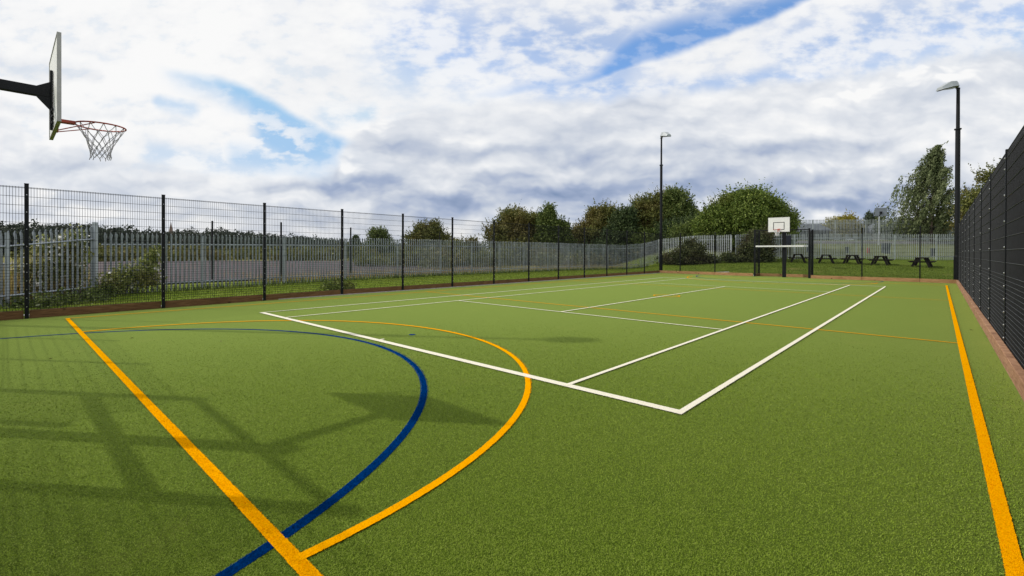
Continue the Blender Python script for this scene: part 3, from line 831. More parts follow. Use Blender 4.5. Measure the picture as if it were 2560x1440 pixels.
palisade('palisade fence crossing the lawn just behind the picnic tables', [(-6.2, 40.25), (-4.15, 42.6), (-0.6, 45.9), (1.77, 48.06), (4.36, 50.17), (7.15, 51.9), (11.5, 55.4)], [2.3, 2.32, 2.32, 2.33, 2.33, 2.35, 2.35], bay=3.2, seed=5, pale_mat='galvanised_skylit', post_mat='galvanised_skylit')
palisade('taller palisade fence along the top of the grass bank behind', [(-5.2, 56.2), (-1.4, 59.6), (3.7, 64.1), (9, 68.6)], [2.35, 2.35, 2.35, 2.35], bay=3.0, seed=6, pale_mat='galvanised_skylit', post_mat='galvanised_skylit')

# ------------------------------------------------------------------ picnic tables
def picnic_table():
    root = thing('picnic_table', 'dark timber picnic table', 'picnic table', (0, 0, 0), 0, 'picnic tables on the lawn')
    mat = M['dark_timber']
    m = MB()
    for i in range(5): m.box((-.29 + i * .145, 0, .725), (.135, 1.7, .065), 0, .004)
    for yy in (-.6, 0, .6): m.box((0, yy, .69), (.66, .07, .05))
    m.build('tabletop', mat, root)
    for s_ in (-1, 1):
        m = MB()
        for i in range(2): m.box((s_ * (.62 + i * .14), 0, .44), (.13, 1.7, .06), 0, .004)
        m.build('seat', mat, root)
    for yy in (-.6, .6):
        m = MB(); m.box((0, yy + .045, .395), (1.5, .04, .09)); m.build('crossbeam', mat, root)
        for s_ in (-1, 1):
            m = MB(); p0 = Vector((s_ * .58, yy, -.01)); p1 = Vector((s_ * .27, yy, .68)); dr = (p1 - p0); per = Vector((dr.z, 0, -dr.x)).normalized() * .08
            q = [p0 - per, p0 + per, p1 + per, p1 - per]
            m.add([(v.x, yy - .022, v.z) for v in q] + [(v.x, yy + .022, v.z) for v in q], [(3, 2, 1, 0), (4, 5, 6, 7), (0, 1, 5, 4), (1, 2, 6, 5), (2, 3, 7, 6), (3, 0, 4, 7)])
            m.build('leg', mat, root)
    return root
pt = picnic_table()
PT = [(-1.35, 40.45, 12, 'dark picnic table seen between the hoop post and the goal post'),
      (0.47, 41.44, 10, 'dark picnic table just right of the goal recess'),
      (2.14, 42.30, -2, 'dark picnic table standing beside the fence post left of centre on the lawn'),
      (3.94, 42.59, -4, 'dark picnic table under the far grey backboard, second from the lamp post'),
      (6.40, 42.80, -6, 'dark picnic table standing apart from the rest, nearest the lamp post')]
for i, (x, y, a, lb) in enumerate(PT):
    o = pt if i == 0 else dup(pt)
    o.location = (x, y, H(x, y)); o.rotation_euler = (0, 0, math.radians(a)); o.scale = (.88, 1, .95); o['label'] = lb

# ------------------------------------------------------------------ vegetation
def rand_dirs(n):
    v = rng.normal(size=(n, 3)); return v / np.linalg.norm(v, axis=1)[:, None]
def leaf_quads(c, size, aspect=.55, up=0.0, droop=None):
    n = len(c); a = rand_dirs(n)
    if droop is not None: a = a * .55 + np.asarray(droop)[None]; a /= np.linalg.norm(a, axis=1)[:, None]
    b = np.cross(a, rand_dirs(n)); b /= np.linalg.norm(b, axis=1)[:, None] + 1e-9
    s = (np.asarray(size) * rng.uniform(.6, 1.35, n))[:, None]
    v = np.stack([c + a * s, c + b * s * aspect, c - a * s, c - b * s * aspect], 1)
    q = np.arange(n * 4).reshape(n, 4)
    return v.reshape(-1, 3), q
def crown_points(lobes, n_clump, per, spread, shell=(.62, 1.04), fill=.25):
    """lobes: (cx,cy,cz,rx,ry,rz); leaf positions in clumps over the lobes' outer shells."""
    L = np.array(lobes, float); wt = (L[:, 3] * L[:, 4] * L[:, 5]) ** (2 / 3); wt /= wt.sum()
    k = rng.choice(len(L), n_clump, p=wt); dv = rand_dirs(n_clump); dv[:, 2] = np.where(dv[:, 2] < -.55, -dv[:, 2], dv[:, 2])
    rr = rng.uniform(shell[0], shell[1], n_clump) + (rng.random(n_clump) < .10) * rng.uniform(.03, .10, n_clump)
    lump = 1 + .15 * np.sin(dv[:, 0] * 7 + k) * np.sin(dv[:, 1] * 6 + 2 * k) + .10 * np.sin(dv[:, 2] * 9 + k)
    cc = L[k, :3] + dv * L[k, 3:6] * (rr * lump)[:, None]
    pts = np.repeat(cc, per, 0) + rng.normal(size=(n_clump * per, 3)) * spread * np.repeat(rng.uniform(.6, 1.3, n_clump), per)[:, None]
    nf = int(n_clump * per * fill); k2 = rng.choice(len(L), nf, p=wt)
    inner = L[k2, :3] + rand_dirs(nf) * L[k2, 3:6] * (rng.random(nf) ** .5 * .75)[:, None]
    return np.concatenate([pts, inner])
def tree(name, label, x, y, lobes, mat, n_clump=260, per=38, spread=.34, leaf=.17, trunk=.22, limbs=6, group=None, cat='tree', base=None, zmin=.15, k=1.0):
    lobes = [tuple(q * k for q in l) for l in lobes]
    zg = H(x, y) if base is None else base; loc = (x, y, zg)
    root = thing(name, label, cat, loc, 0, group)
    W = [(x + l[0], y + l[1], zg + l[2], l[3], l[4], l[5]) for l in lobes]
    if leaf > .1: n_clump, per, spread, leaf = int(n_clump * 1.7), int(per * 1.25), spread * .85, leaf * .66
    p = crown_points(W, n_clump, per, spread); p = p[p[:, 2] > zg + zmin]
    sh = []
    WA = np.array(W); ns = int(26 * sum(l[3] for l in W)) if leaf > .1 else int(14 * sum(l[3] for l in W))
    for _ in range(ns):
        l = WA[rng.integers(len(WA))]; dv = rng.normal(size=3); dv[2] = abs(dv[2]) * 1.1 + .1; dv /= np.linalg.norm(dv)
        p0 = l[:3] + dv * l[3:6] * .92; ln = rng.uniform(.25, .75) * (1.0 if leaf > .1 else .55) * min(1.3, l[3]); nn = 9
        u = np.linspace(0, 1, nn)[:, None]; dr = dv + np.array([0, 0, .55]) + rng.normal(size=3) * .25
        sh.append(p0[None] + u * ln * dr[None] + rng.normal(size=(nn, 3)) * (.075 * (1.15 - u)))
    if sh: p = np.concatenate([p, np.concatenate(sh)]); p = p[p[:, 2] > zg + zmin]
    v, q = leaf_quads(p, leaf)
    np_mesh('crown', v, q, M[mat], root, loc)
    m = MB(); tops = sorted(W, key=lambda l: -l[3])[:limbs]
    zc = min(l[2] for l in W)
    fork = Vector((x, y, zg + max(.5, (zc - zg) * .55)))
    m.path([(x, y, zg - .15), ((x + fork.x) / 2 + .06, y, (zg + fork.z) / 2), tuple(fork)], [trunk * 1.25, trunk, trunk * .8], 9)
    for l in tops:
        e = Vector((l[0], l[1], l[2] + l[5] * .45)); mid = fork.lerp(e, .5) + Vector((random.uniform(-.3, .3), random.uniform(-.3, .3), -.1))
        m.path([tuple(fork), tuple(mid), tuple(e)], [trunk * .6, trunk * .35, trunk * .1], 6)
        for _ in range(3):
            t = e + Vector((random.uniform(-1, 1) * l[3] * .9, random.uniform(-1, 1) * l[4] * .9, random.uniform(.0, .95) * l[5]))
            m.path([tuple(mid.lerp(e, .6)), tuple(t)], [trunk * .2, trunk * .04], 5)
    m.build('trunk', M['bark'], root, loc)
    return root
def lobes_round(w, h, n=7, base_z=.6, flat=.8):
    """a rounded crown w wide and h tall made of n uneven lobes"""
    out = [(0, 0, base_z + (h - base_z) * .45, w * .36, w * .36, (h - base_z) * .47)]
    for i in range(n):
        a = 2 * math.pi * i / n + random.uniform(-.3, .3); d = w * random.uniform(.20, .30)
        zz = base_z + (h - base_z) * random.uniform(.25, .68)
        r = w * random.uniform(.17, .25)
        out.append((math.cos(a) * d, math.sin(a) * d, zz, r, r, (h - base_z) * random.uniform(.2, .32)))
    return out
G1 = 'trees beyond the palisade fence'
# group of trees behind the left palisade, left to right
tree('conifer_tree', 'small dark pointed conifer on the skyline left of a round tree', -80.3, 44.1, [(0, 0, 1.6, 1.3, 1.3, 1.4), (0, 0, 2.8, .8, .8, 1.3), (0, 0, 3.9, .45, .45, .9)], 'leaf_dark', 110, 22, .3, .26, .15, 2, G1)
tree('broadleaf_tree', 'round dark green tree standing alone behind the palisade', -72.5, 44.4, [(0, 0, 3.4, 2.1, 2.1, 2.3), (-1.0, -.8, 2.1, 1.3, 1.3, 1.3), (1.4, 1.2, 1.8, 1.3, 1.3, 1.2), (.6, .3, 4.6, 1.1, 1.1, 1.1)], 'leaf_green', 170, 30, .36, .24, .2, 4, G1)
tree('hawthorn_tree', 'broad olive and russet tree behind the palisade, first of the taller trees', -53.3, 41.7, [(0, 0, 3.0, 2.8, 2.8, 2.7), (-1.6, -1.5, 2.4, 1.7, 1.7, 1.9), (1.6, 1.5, 2.5, 1.8, 1.8, 2.0), (.9, .8, 4.9, 1.0, 1.0, 1.5), (-.6, -.5, 4.7, 1.3, 1.3, 1.1)], 'leaf_rust', 300, 34, .34, .21, .2, 5, G1)
tree('shrub', 'low shrub beside the russet tree, barely above the palisade', -44.6, 39.6, [(0, 0, 1.5, 1.6, 1.6, 1.5)], 'leaf_rust', 70, 26, .3, .2, .08, 1, 'shrubs beyond the palisade fence', 'shrub')
tree('shrub', 'low russet shrub hard against the large tree group', -40.0, 38.0, [(0, 0, 1.5, 1.8, 1.8, 1.4), (.6, .5, 2.2, .9, .9, .8)], 'leaf_rust', 80, 26, .3, .2, .08, 1, 'shrubs beyond the palisade fence', 'shrub')
tree('hawthorn_tree', 'large rounded olive tree at the left of the main group', -32.8, 40.1, [(0, 0, 3.6, 3.0, 3.0, 3.2), (-1.7, -1.5, 3.0, 1.9, 1.9, 2.3), (1.5, 1.4, 4.3, 1.9, 1.9, 2.1), (-.4, -.3, 5.6, 1.6, 1.6, 1.4), (2.4, 2.2, 2.4, 1.8, 1.8, 2.2)], 'leaf_rust', 380, 38, .32, .19, .25, 5, G1)
tree('alder_tree', 'upright deep green tree with ragged leading shoots in the main group', -28.2, 41.2, [(0, 0, 3.2, 1.9, 1.9, 2.8), (-.3, -.2, 5.6, 1.3, 1.3, 1.9), (-.1, -.1, 7.2, .6, .6, 1.1), (1.2, 1.1, 4.7, 1.1, 1.1, 1.4), (1.5, 1.4, 2.6, 1.4, 1.4, 1.8)], 'leaf_green', 330, 38, .3, .19, .2, 5, G1, k=0.88)
tree('hawthorn_tree', 'russet tree in the middle of the row with a twiggy brown top', -24.8, 47.4, [(0, 0, 3.8, 2.9, 2.9, 3.2), (.4, .4, 6.2, 1.8, 1.8, 1.6), (-1.8, -1.6, 3.2, 1.8, 1.8, 2.0), (1.6, 1.5, 5.0, 1.6, 1.6, 1.7)], 'leaf_rust', 380, 38, .32, .19, .25, 5, G1, k=0.95)
tree('hawthorn_tree', 'tall olive tree directly behind the left lamp post', -18.8, 50.6, [(0, 0, 4.0, 3.2, 3.2, 3.6), (1.2, 1.0, 6.6, 1.9, 1.9, 1.6), (-1.4, -1.2, 5.6, 1.8, 1.8, 1.7), (2.1, 1.9, 4.0, 1.7, 1.7, 2.4), (-2.2, -2.0, 3.2, 1.7, 1.7, 2.1)], 'leaf_rust', 440, 38, .32, .19, .26, 5, G1, k=0.82)
tree('alder_tree', 'dark green tree filling the gap left of the lamp post', -20.8, 46.2, [(0, 0, 3.2, 1.8, 1.8, 2.8), (-.9, -.8, 2.4, 1.4, 1.4, 1.9), (.3, .3, 5.2, 1.1, 1.1, 1.4)], 'leaf_dark', 240, 34, .3, .19, .2, 3, G1, k=0.95)
tree('hawthorn_tree', 'dark rounded tree at the right end of the row behind the lamp post', -15.9, 50.6, [(0, 0, 3.4, 2.4, 2.4, 3.2), (.9, .8, 2.6, 1.7, 1.7, 2.3), (-.5, -.4, 5.9, 1.5, 1.5, 1.5)], 'leaf_green', 300, 38, .3, .19, .24, 4, G1, k=0.84)
tree('thorn_tree', 'big spreading bright green thorn tree left of the white backboard', -7.2, 46.3, [(0, 0, 3.6, 3.6, 3.6, 3.3), (-2.6, -2.0, 3.3, 2.1, 2.1, 2.2), (2.4, 1.9, 3.7, 2.1, 2.1, 2.2), (.4, .3, 6.0, 2.0, 2.0, 1.4), (-1.3, -1.0, 5.3, 1.9, 1.9, 1.5), (1.8, 1.4, 5.4, 1.8, 1.8, 1.4), (.2, -2.4, 2.8, 2.2, 1.8, 2.2), (3.9, 3.0, 3.2, 1.3, 1.3, 1.6), (-3.9, -3.0, 2.0, 1.2, 1.2, 1.9), (-2.0, -2.2, 1.4, 1.9, 1.6, 1.5), (1.6, -.6, 1.5, 2.0, 1.8, 1.5), (3.6, 2.0, 1.5, 1.6, 1.6, 1.5), (0, .4, 1.6, 2.6, 2.4, 1.6)], 'leaf_bright', 980, 42, .32, .165, .3, 7, G1, k=0.8)
# shaded understorey
G3 = 'shrubs under the trees behind the palisade'
for (x, y, mt, lb) in ((-29.6, 38.4, 'leaf_rust', 'low olive shrub filling the gap under the main tree group'), (-22.2, 44.6, 'leaf_dark', 'dark shrub under the russet tree in the middle of the row'),
                       (-17.6, 47.6, 'leaf_green', 'green shrub at the foot of the tall olive tree behind the lamp post'), (-14.2, 48.6, 'leaf_dark', 'dark shrub under the rounded tree right of the lamp post'),
                       (-11.4, 46.2, 'leaf_green', 'green shrub in the gap left of the big thorn tree')):
    tree('shrub', lb, x, y, [(0, 0, 1.2, 2.1, 2.1, 1.5), (1.3, 1.1, 1.0, 1.6, 1.6, 1.3), (-1.4, -1.2, 1.0, 1.6, 1.6, 1.3)], mt, 170, 28, .3, .17, .08, 2, G3, 'shrub', zmin=0)
tree('bramble_bush', 'dark tangled bramble bush against the palisade at the far left corner', -9.4, 37.6, [(0, 0, .7, 1.2, .9, .9), (-1.2, .4, .4, 1.1, .9, .7), (.7, .5, 1.0, .7, .7, .8), (-.1, .7, 1.5, .7, .6, .7), (-2.3, .8, .3, .9, .8, .5), (1.6, .5, .3, .8, .6, .4)], 'leaf_bramble', 300, 34, .2, .085, .05, 3, 'bushes at the lawn edge', 'bush', zmin=.02)
tree('bramble_bush', 'dark bush smothering the end of the palisade left of the goal', -4.75, 38.9, [(0, 0, .6, 1.0, .9, .8), (.5, .8, 1.1, .9, .9, 1.0), (-1.2, -.9, .2, .9, .8, .4), (.3, 1.9, 1.5, 1.3, 1.1, 1.3), (1.0, .2, .3, .9, .7, .5)], 'leaf_bramble', 300, 34, .2, .09, .05, 3, 'bushes at the lawn edge', 'bush', zmin=.02)
# behind the bank
G2 = 'trees beyond the grass bank'
tree('rowan_tree', 'yellow rowan tree above the upper palisade', -4.3, 86.5, [(0, 0, 1.6, 2.3, 2.3, 1.9), (-1.9, -1.5, 1.1, 1.4, 1.4, 1.2), (1.7, 1.4, 1.3, 1.5, 1.5, 1.4), (.9, .7, 2.6, 1.2, 1.2, 1.2)], 'leaf_gold', 260, 34, .32, .2, .2, 4, G2)
tree('poplar_tree', 'thin dark twin topped tree right of the yellow tree', -.3, 88.8, [(-.5, -.4, 2.4, .55, .55, 1.9), (.5, .4, 2.5, .5, .5, 2.0), (0, 0, .9, 1.0, 1.0, 1.0)], 'leaf_blue', 110, 28, .25, .2, .12, 2, G2)
tree('hawthorn_tree', 'small russet and green tree left of the yellow tree', -8.6, 73.0, [(-1.4, -1.0, 1.0, 1.2, 1.2, 1.0), (.6, .5, 1.5, .7, .7, 1.1), (-.2, 0, .9, 1.0, 1.0, .9)], 'leaf_rust', 120, 28, .26, .18, .1, 2, G2)
tree('sallow_tree', 'grey green bushes below the far grey backboard', 3.6, 84.5, [(0, 0, 1.5, 1.6, 1.6, 1.3), (2.0, 1.8, 1.7, 1.5, 1.5, 1.5), (-1.9, -1.7, 1.2, 1.3, 1.3, 1.1), (4.2, 3.6, 1.1, 1.6, 1.6, 1.3)], 'leaf_blue', 200, 30, .34, .22, .12, 3, G2)

def weeping_birch(x, y, label):
    zg = H(x, y); loc = (x, y, zg)
    root = thing('birch_tree', label, 'tree', loc, 0, G2)
    m = MB(); HT = 10.6
    def stem(t): return np.array([x + .15 + .5 * t ** 2, y + .35 * t * t, zg + HT * t])
    m.path([stem(t) for t in np.linspace(-.02, .97, 12)], list(np.linspace(.24, .03, 12)), 8)
    P, A = [], []
    wind = np.array([-.30, -.24, 0])
    for i in range(190):
        t = rng.uniform(.12, .985) ** 1.1; s = stem(t); az = rng.uniform(0, 2 * math.pi)
        reach = np.interp(t, [.12, .3, .45, .62, .78, .9, 1.0], [3.5, 4.5, 4.1, 2.6, 1.6, .95, .3]) * rng.uniform(.25, 1.0) ** .7
        if math.cos(az) * .8 + math.sin(az) * .6 < 0: reach *= 1.12
        tip = s + np.array([math.cos(az) * reach, math.sin(az) * reach, reach * .25 + .15]) + wind * .5
        mid = (s + tip) / 2 + np.array([0, 0, .15])
        if reach > .7: m.path([s, mid, tip], [.035, .02, .008], 5)
        for k in range(9):
            f = rng.uniform(.3, 1.05); st = s + (tip - s) * f; ln = rng.uniform(.5, 1.9) * np.interp(t, [.1, .5, 1], [.9, 1.0, .55])
            n = int(12 * ln) + 4; u = np.linspace(0, 1, n)[:, None]
            q = st[None] + u * ln * np.array([0, 0, -1.0])[None] + (u ** 1.5) * wind[None] * ln * rng.uniform(.4, 1.5) + rng.normal(size=(n, 3)) * .075
            P.append(q)
    for i in range(26):
        t = rng.uniform(.86, 1.0); s = stem(t); n = 9; u = np.linspace(0, 1, n)[:, None]
        P.append(s[None] + u * np.array([rng.uniform(-.1, .9), rng.uniform(-.2, .6), rng.uniform(-.3, .55)])[None] * rng.uniform(.5, 1.0) + rng.normal(size=(n, 3)) * .05)
    P = np.concatenate(P); P = P[P[:, 2] > zg + .4]
    v, q = leaf_quads(P, .115, .5, droop=(-.2, -.15, -.75))
    np_mesh('crown', v, q, M['leaf_birch'], root, loc)
    m.build('trunk', M['bark'], root, loc)
weeping_birch(6.55, 65.2, 'tall weeping birch with wind blown hanging twigs left of the right lamp post')
tree('thorn_tree', 'brownish green tree leaning over the black netting fence at the right', 10.6, 56.0, [(0, 0, 2.6, 2.4, 2.4, 2.6), (-.4, -.4, 5.2, 1.7, 1.7, 1.2), (1.3, .8, 6.6, 1.8, 1.6, .7), (-1.1, -.9, 4.0, 1.0, 1.0, 1.4), (.4, .2, 7.4, 1.2, 1.1, .5), (2.6, 1.6, 5.2, 2.0, 2.0, 2.0)], 'leaf_rust', 260, 30, .26, .16, .2, 5, G2)

# woodland on the left skyline: one mass
def woods():
    P = []
    specs = []
    a0, a1 = -95.0, -52.5
    for i in range(125):
        f = i / 124; az = math.radians(a0 + (a1 - a0) * f + random.uniform(-.3, .3)); dist = random.uniform(185, 260)
        ht = np.interp(f, [0, .30, .36, .47, .56, .68, .80, 1], [10.4, 10.3, 8.6, 10.0, 8.8, 7.8, 5.6, 4.4]) * random.uniform(.86, 1.03) * dist / 215
        w = random.uniform(8, 14); x = 7.35 + math.sin(az) * dist; y = -4.47 + math.cos(az) * dist
        specs.append((x, y, ht * .52, w * .5, w * .5, ht * .5)); specs.append((x + random.uniform(-4, 4), y + random.uniform(-4, 4), ht * .28, w * .6, w * .6, ht * .3))
    p = crown_points(specs, 7800, 18, .42, shell=(.80, .98), fill=.5); v, q = leaf_quads(p, .36)
    o = np_mesh('woodland', v, q, M['leaf_woods']); tag(o, 'dark woodland along the left skyline beyond the gravel yard', 'woodland', kind='stuff')
    # golden and green scrub in front of it
    specs = []
    for i in range(120):
        az = math.radians(random.uniform(-89, -40)); dist = random.uniform(84, 125); w = random.uniform(2.5, 6); ht = random.uniform(1.0, 3.0) * (1.15 if az > math.radians(-62) else .8)
        specs.append((7.35 + math.sin(az) * dist, -4.47 + math.cos(az) * dist, ht * .45, w * .6, w * .6, ht * .55))
    p = crown_points(specs, 3000, 16, .35, fill=.4); p = p[p[:, 2] > 0]; v, q = leaf_quads(p, .24)
    o = np_mesh('scrub', v, q, M['leaf_rust']); tag(o, 'olive and golden scrub between gravel yard and woodland', 'scrub', kind='stuff')
    # scrub right behind the long palisade further along
    specs = []
    for i in range(70):
        f = random.random(); x = np.interp(f, [0, .4, 1], [-24, -23, -18]) + random.uniform(-14, 0); y = 20 + f * 27
        specs.append((x, y, .55, random.uniform(.8, 2.0), random.uniform(.8, 2.0), random.uniform(.5, 1.35)))
    p = crown_points(specs, 1300, 18, .25, fill=.4); p = p[p[:, 2] > 0]; v, q = leaf_quads(p, .15)
    o = np_mesh('undergrowth', v, q, M['leaf_rust']); tag(o, 'brownish undergrowth behind the long palisade below the trees', 'undergrowth', kind='stuff')
woods()

# grasses: blades as thin upright quads
def blades(name, pts, hgt, wid, mat, label, cat):
    n = len(pts); az = rng.uniform(0, 2 * math.pi, n); h = hgt * rng.uniform(.5, 1.3, n)
    sx = np.stack([np.cos(az), np.sin(az), 0 * az], 1) * (wid * rng.uniform(.6, 1.4, n))[:, None]
    ln = rng.normal(size=(n, 3)) * .28; ln[:, 2] = 1; ln *= h[:, None]
    v = np.stack([pts - sx, pts + sx, pts + ln + sx * .25, pts + ln - sx * .25], 1)
    o = np_mesh(name, v.reshape(-1, 3), np.arange(n * 4).reshape(n, 4), M[mat]); return tag(o, label, cat, kind='stuff')
def on_ground(x, y): return np.column_stack([x, y, height(x, y) - .01])
n = 42000
y = rng.uniform(-4.5, 38, n) ; t = rng.random(n); xl = np.interp(y, [-4, 1, 8, 15, 28, 38], [-13.4, -14.5, -16.1, -16.7, -16.0, -13.6])
x = -8.95 + t * (xl + 8.95)
blades('grass', on_ground(x, y), .055, .012, 'lawn_blade', 'short green grass on the strip between court fence and palisade', 'grass')
n = 5200
y = rng.uniform(-4.5, 38, n); xl = np.interp(y, [-4, 1, 8, 15, 28, 38], [-13.4, -14.5, -16.1, -16.7, -16.0, -13.6])
blades('rough_grass', on_ground(xl + rng.normal(0, .28, n), y), .20, .014, 'leaf_green', 'dark rough grass along the foot of the long palisade', 'grass')
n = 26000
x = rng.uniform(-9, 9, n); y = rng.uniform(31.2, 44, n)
blades('lawn_grass', on_ground(x, y), .06, .016, 'lawn_blade_sun_dimmed', 'short lawn grass between the far fence and the picnic tables', 'grass')
n = 5500                                     # tall dry grass left of the corner post
y = rng.uniform(-5.2, -2.5, n); x = -13.66 + (-2.37 - y) * 1.21 - .35 - rng.gamma(1.6, 2.0, n)
blades('dry_grass', on_ground(x, y), .85, .010, 'dry_grass', 'tall dry golden grass behind the short palisade run', 'grass')
n = 6000                                     # dry stalks in the gravel yard behind the palisade
y = rng.uniform(4, 40, n); xl = np.interp(y, [1, 8, 15, 28, 38], [-14.9, -16.6, -17.3, -16.8, -15])
blades('dry_stalks', on_ground(xl - rng.gamma(2.0, 1.3, n) - .3, y), .34, .010, 'dry_grass', 'dry stalks growing through the gravel behind the long palisade', 'grass')

# flowering bindweed climbing the corner of the palisade
def weed(x, y, lobes, label, n_fl, n_cl):
    zg = H(x, y); loc = (x, y, zg); root = thing('bindweed_plant', label, 'plant', loc, 0, 'weeds climbing the palisade')
    W = [(x + l[0], y + l[1], zg + l[2], l[3], l[4], l[5]) for l in lobes]
    p = crown_points(W, n_cl, 16, .10, fill=.3); p = p[p[:, 2] > zg + .02]
    v, q = leaf_quads(p, .042, .75); np_mesh('foliage', v, q, M['leaf_weed'], root, loc)
    p = crown_points(W, n_fl, 2, .05, shell=(.85, 1.1), fill=0); v, q = leaf_quads(p, .055, .85); np_mesh('blossom', v, q, M['white_petal'], root, loc)
    m = MB()
    for i in range(9):
        l = random.choice(W); e = (l[0] + random.uniform(-.3, .3), l[1] + random.uniform(-.3, .3), l[2] + l[5] * random.uniform(.3, 1.0))
        m.path([(x + random.uniform(-.3, .3), y + random.uniform(-.3, .3), zg), ((x + e[0]) / 2, (y + e[1]) / 2, (zg + e[2]) / 2 + .1), e], [.014, .01, .005], 5)
    m.build('stem', M['bark'], root, loc)
weed(-13.75, -3.0, [(0, .1, 1.0, .40, .35, 1.0), (.35, -.45, .9, .45, .35, .9), (.85, -.95, .65, .45, .4, .65), (-.05, .2, 1.75, .25, .22, .45), (.2, -.2, 1.4, .35, .3, .6), (.5, -.6, 1.35, .3, .3, .5)], 'tall pale flowering weed climbing the palisade left of the corner post', 420, 420)
weed(-14.0, -1.5, [(0, 0, .45, .35, .45, .5), (-.1, .6, .5, .35, .4, .5), (-.15, .75, 1.15, .2, .25, .5), (.3, -.4, .35, .4, .4, .4)], 'shorter bushy weed right of the corner post', 60, 240)
tree('bramble_bush', 'low dark weeds at the foot of the fence in the near left corner', -11.8, -2.9, [(0, 0, .04, 1.0, .7, .16), (1.0, -.9, .04, .8, .6, .14), (-1.3, .5, .06, .9, .6, .22)], 'leaf_green', 80, 30, .12, .05, .02, 2, 'bushes at the lawn edge', 'bush', zmin=.0)
tree('bramble_bush', 'patch of taller green weeds in the grass strip behind the court fence', -9.9, 4.2, [(0, 0, .12, .6, .5, .22), (-.5, .6, .1, .5, .5, .16)], 'leaf_bright', 80, 24, .08, .04, .01, 1, 'bushes at the lawn edge', 'bush', zmin=.0)

# ------------------------------------------------------------------ far objects
for (x, y, h, lb) in ((-20.6, 2.9, 3.1, 'thin black steel post beside the distant spire'), (-17.9, 5.3, 3.05, 'thin black steel post behind the palisade before the wooded hill'),
                      (-19.2, 9.9, 3.0, 'thin black steel post behind the palisade at the low end of the woods'), (-21.2, 18.4, 3.0, 'thin black steel post behind the palisade left of the russet tree')):
    m = MB(); m.tube((0, 0, -.1), (0, 0, h), .045, .045, 8); m.tube((0, 0, h), (0, 0, h + .03), .052, .04, 8)
    o = m.build('steel_post', M['black_steel']); o.location = (x, y, H(x, y)); tag(o, lb, 'post', 'thin posts beyond the palisade')
root = thing('church_spire', 'thin brownish spire on the skyline beyond the palisade', 'spire', (-290, 55, 0))
m = MB(); m.box((0, 0, 4.5), (2.4, 2.4, 9)); m.build('tower', M['spire_stone'], root)
m = MB(); m.tube((0, 0, 9), (0, 0, 16.8), 1.5, .1, 8); m.build('spire_roof', M['spire_stone'], root)

# low pale-topped hoarding at far left
root = thing('hoarding', 'low blue grey hoarding with white capping beyond the short palisade run', 'hoarding', (-24.5, -7.5, 0))
dh = Vector((-.62, .78, 0)).normalized(); a = Vector((-22.6, -10.6, 0)); b = Vector((-26.3, -2.6, 0)); ang = math.atan2((b - a).y, (b - a).x); c = (a + b) / 2
m = MB(); m.box((c.x, c.y, .48), ((b - a).length, .06, .96), ang); m.build('panel', M['blue_grey'], root, (-24.5, -7.5, 0))
m = MB(); m.box((c.x, c.y, .985), ((b - a).length + .1, .12, .05), ang); m.build('capping', M['white_paint'], root, (-24.5, -7.5, 0))

def house(name, label, x, y, w, d, eave, ridge, rz, roof, wall, base=None):
    zg = H(x, y); root = thing(name, label, 'building', (x, y, zg), rz)
    m = MB(); m.box((0, 0, (eave - zg) / 2 - .1), (w, d, eave - zg + .2)); wl = m.build('wall', M[wall], root)
    e, r_ = eave - zg, ridge - zg; ow, od = w / 2 + .3, d / 2 + .3
    m = MB(); m.add([(-ow, -od, e - .05), (ow, -od, e - .05), (ow, od, e - .05), (-ow, od, e - .05), (-ow, 0, r_), (ow, 0, r_)], [(0, 1, 5, 4), (2, 3, 4, 5), (1, 2, 5), (3, 0, 4), (3, 2, 1, 0)])
    m.build('roof', M[roof], root)
    for k in range(3):
        m = MB(); m.box((-w / 3 + k * w / 3, -d / 2 - .01, e * .55), (w * .14, .06, e * .3)); wn = m.build('window', M['dark_plastic'], root)
house('hall', 'low dark roofed building behind the upper palisade right of the thorn tree', -6.4, 66.4, 5.0, 5.0, 4.5, 5.45, math.radians(40), 'slate_roof', 'slate_roof')
house('hall', 'long grey roofed building behind the birch and far backboard', 7.0, 92.0, 18.0, 8.0, 4.8, 6.1, math.radians(38), 'grey_roof', 'grey_wall')

def bin_thing(x, y, w, d, h, label, mat, cat='bin', name='litter_bin'):
    zg = H(x, y); root = thing(name, label, cat, (x, y, zg), math.radians(40), 'objects on the grass bank')
    m = MB(); m.add([(-w * .42, -d * .42, -.05), (w * .42, -d * .42, -.05), (w * .42, d * .42, -.05), (-w * .42, d * .42, -.05), (-w / 2, -d / 2, h * .88), (w / 2, -d / 2, h * .88), (w / 2, d / 2, h * .88), (-w / 2, d / 2, h * .88)],
                    [(3, 2, 1, 0), (4, 5, 6, 7), (0, 1, 5, 4), (1, 2, 6, 5), (2, 3, 7, 6), (3, 0, 4, 7)]); m.build('body', M[mat], root)
    m = MB(); m.box((0, 0, h * .94), (w * 1.06, d * 1.06, h * .11), 0, .02); m.build('lid', M[mat], root)
bin_thing(-2.05, 49.4, .55, .4, .75, 'wide dark bin on the bank behind the second picnic table', 'dark_plastic')
bin_thing(0.75, 51.2, .22, .22, .6, 'slim dark bin on the bank behind the third picnic table', 'dark_plastic')
bin_thing(2.25, 52.4, .22, .2, .5, 'small red panelled box on the bank left of the big dark container', 'red_sign', 'box', 'red_box')
bin_thing(3.55, 53.4, .62, .5, 1.0, 'tall dark double container on the bank behind the fourth picnic table', 'dark_plastic', 'container', 'waste_container')
bin_thing(6.9, 54.2, .24, .24, .8, 'narrow dark bollard bin on the bank near the birch', 'dark_plastic')
m = MB(); m.box((0, 0, 1.75), (.42, .06, .85), 0, .01)
for s_ in (-.16, .16): m.box((s_, .04, 1.0), (.05, .05, 2.2))
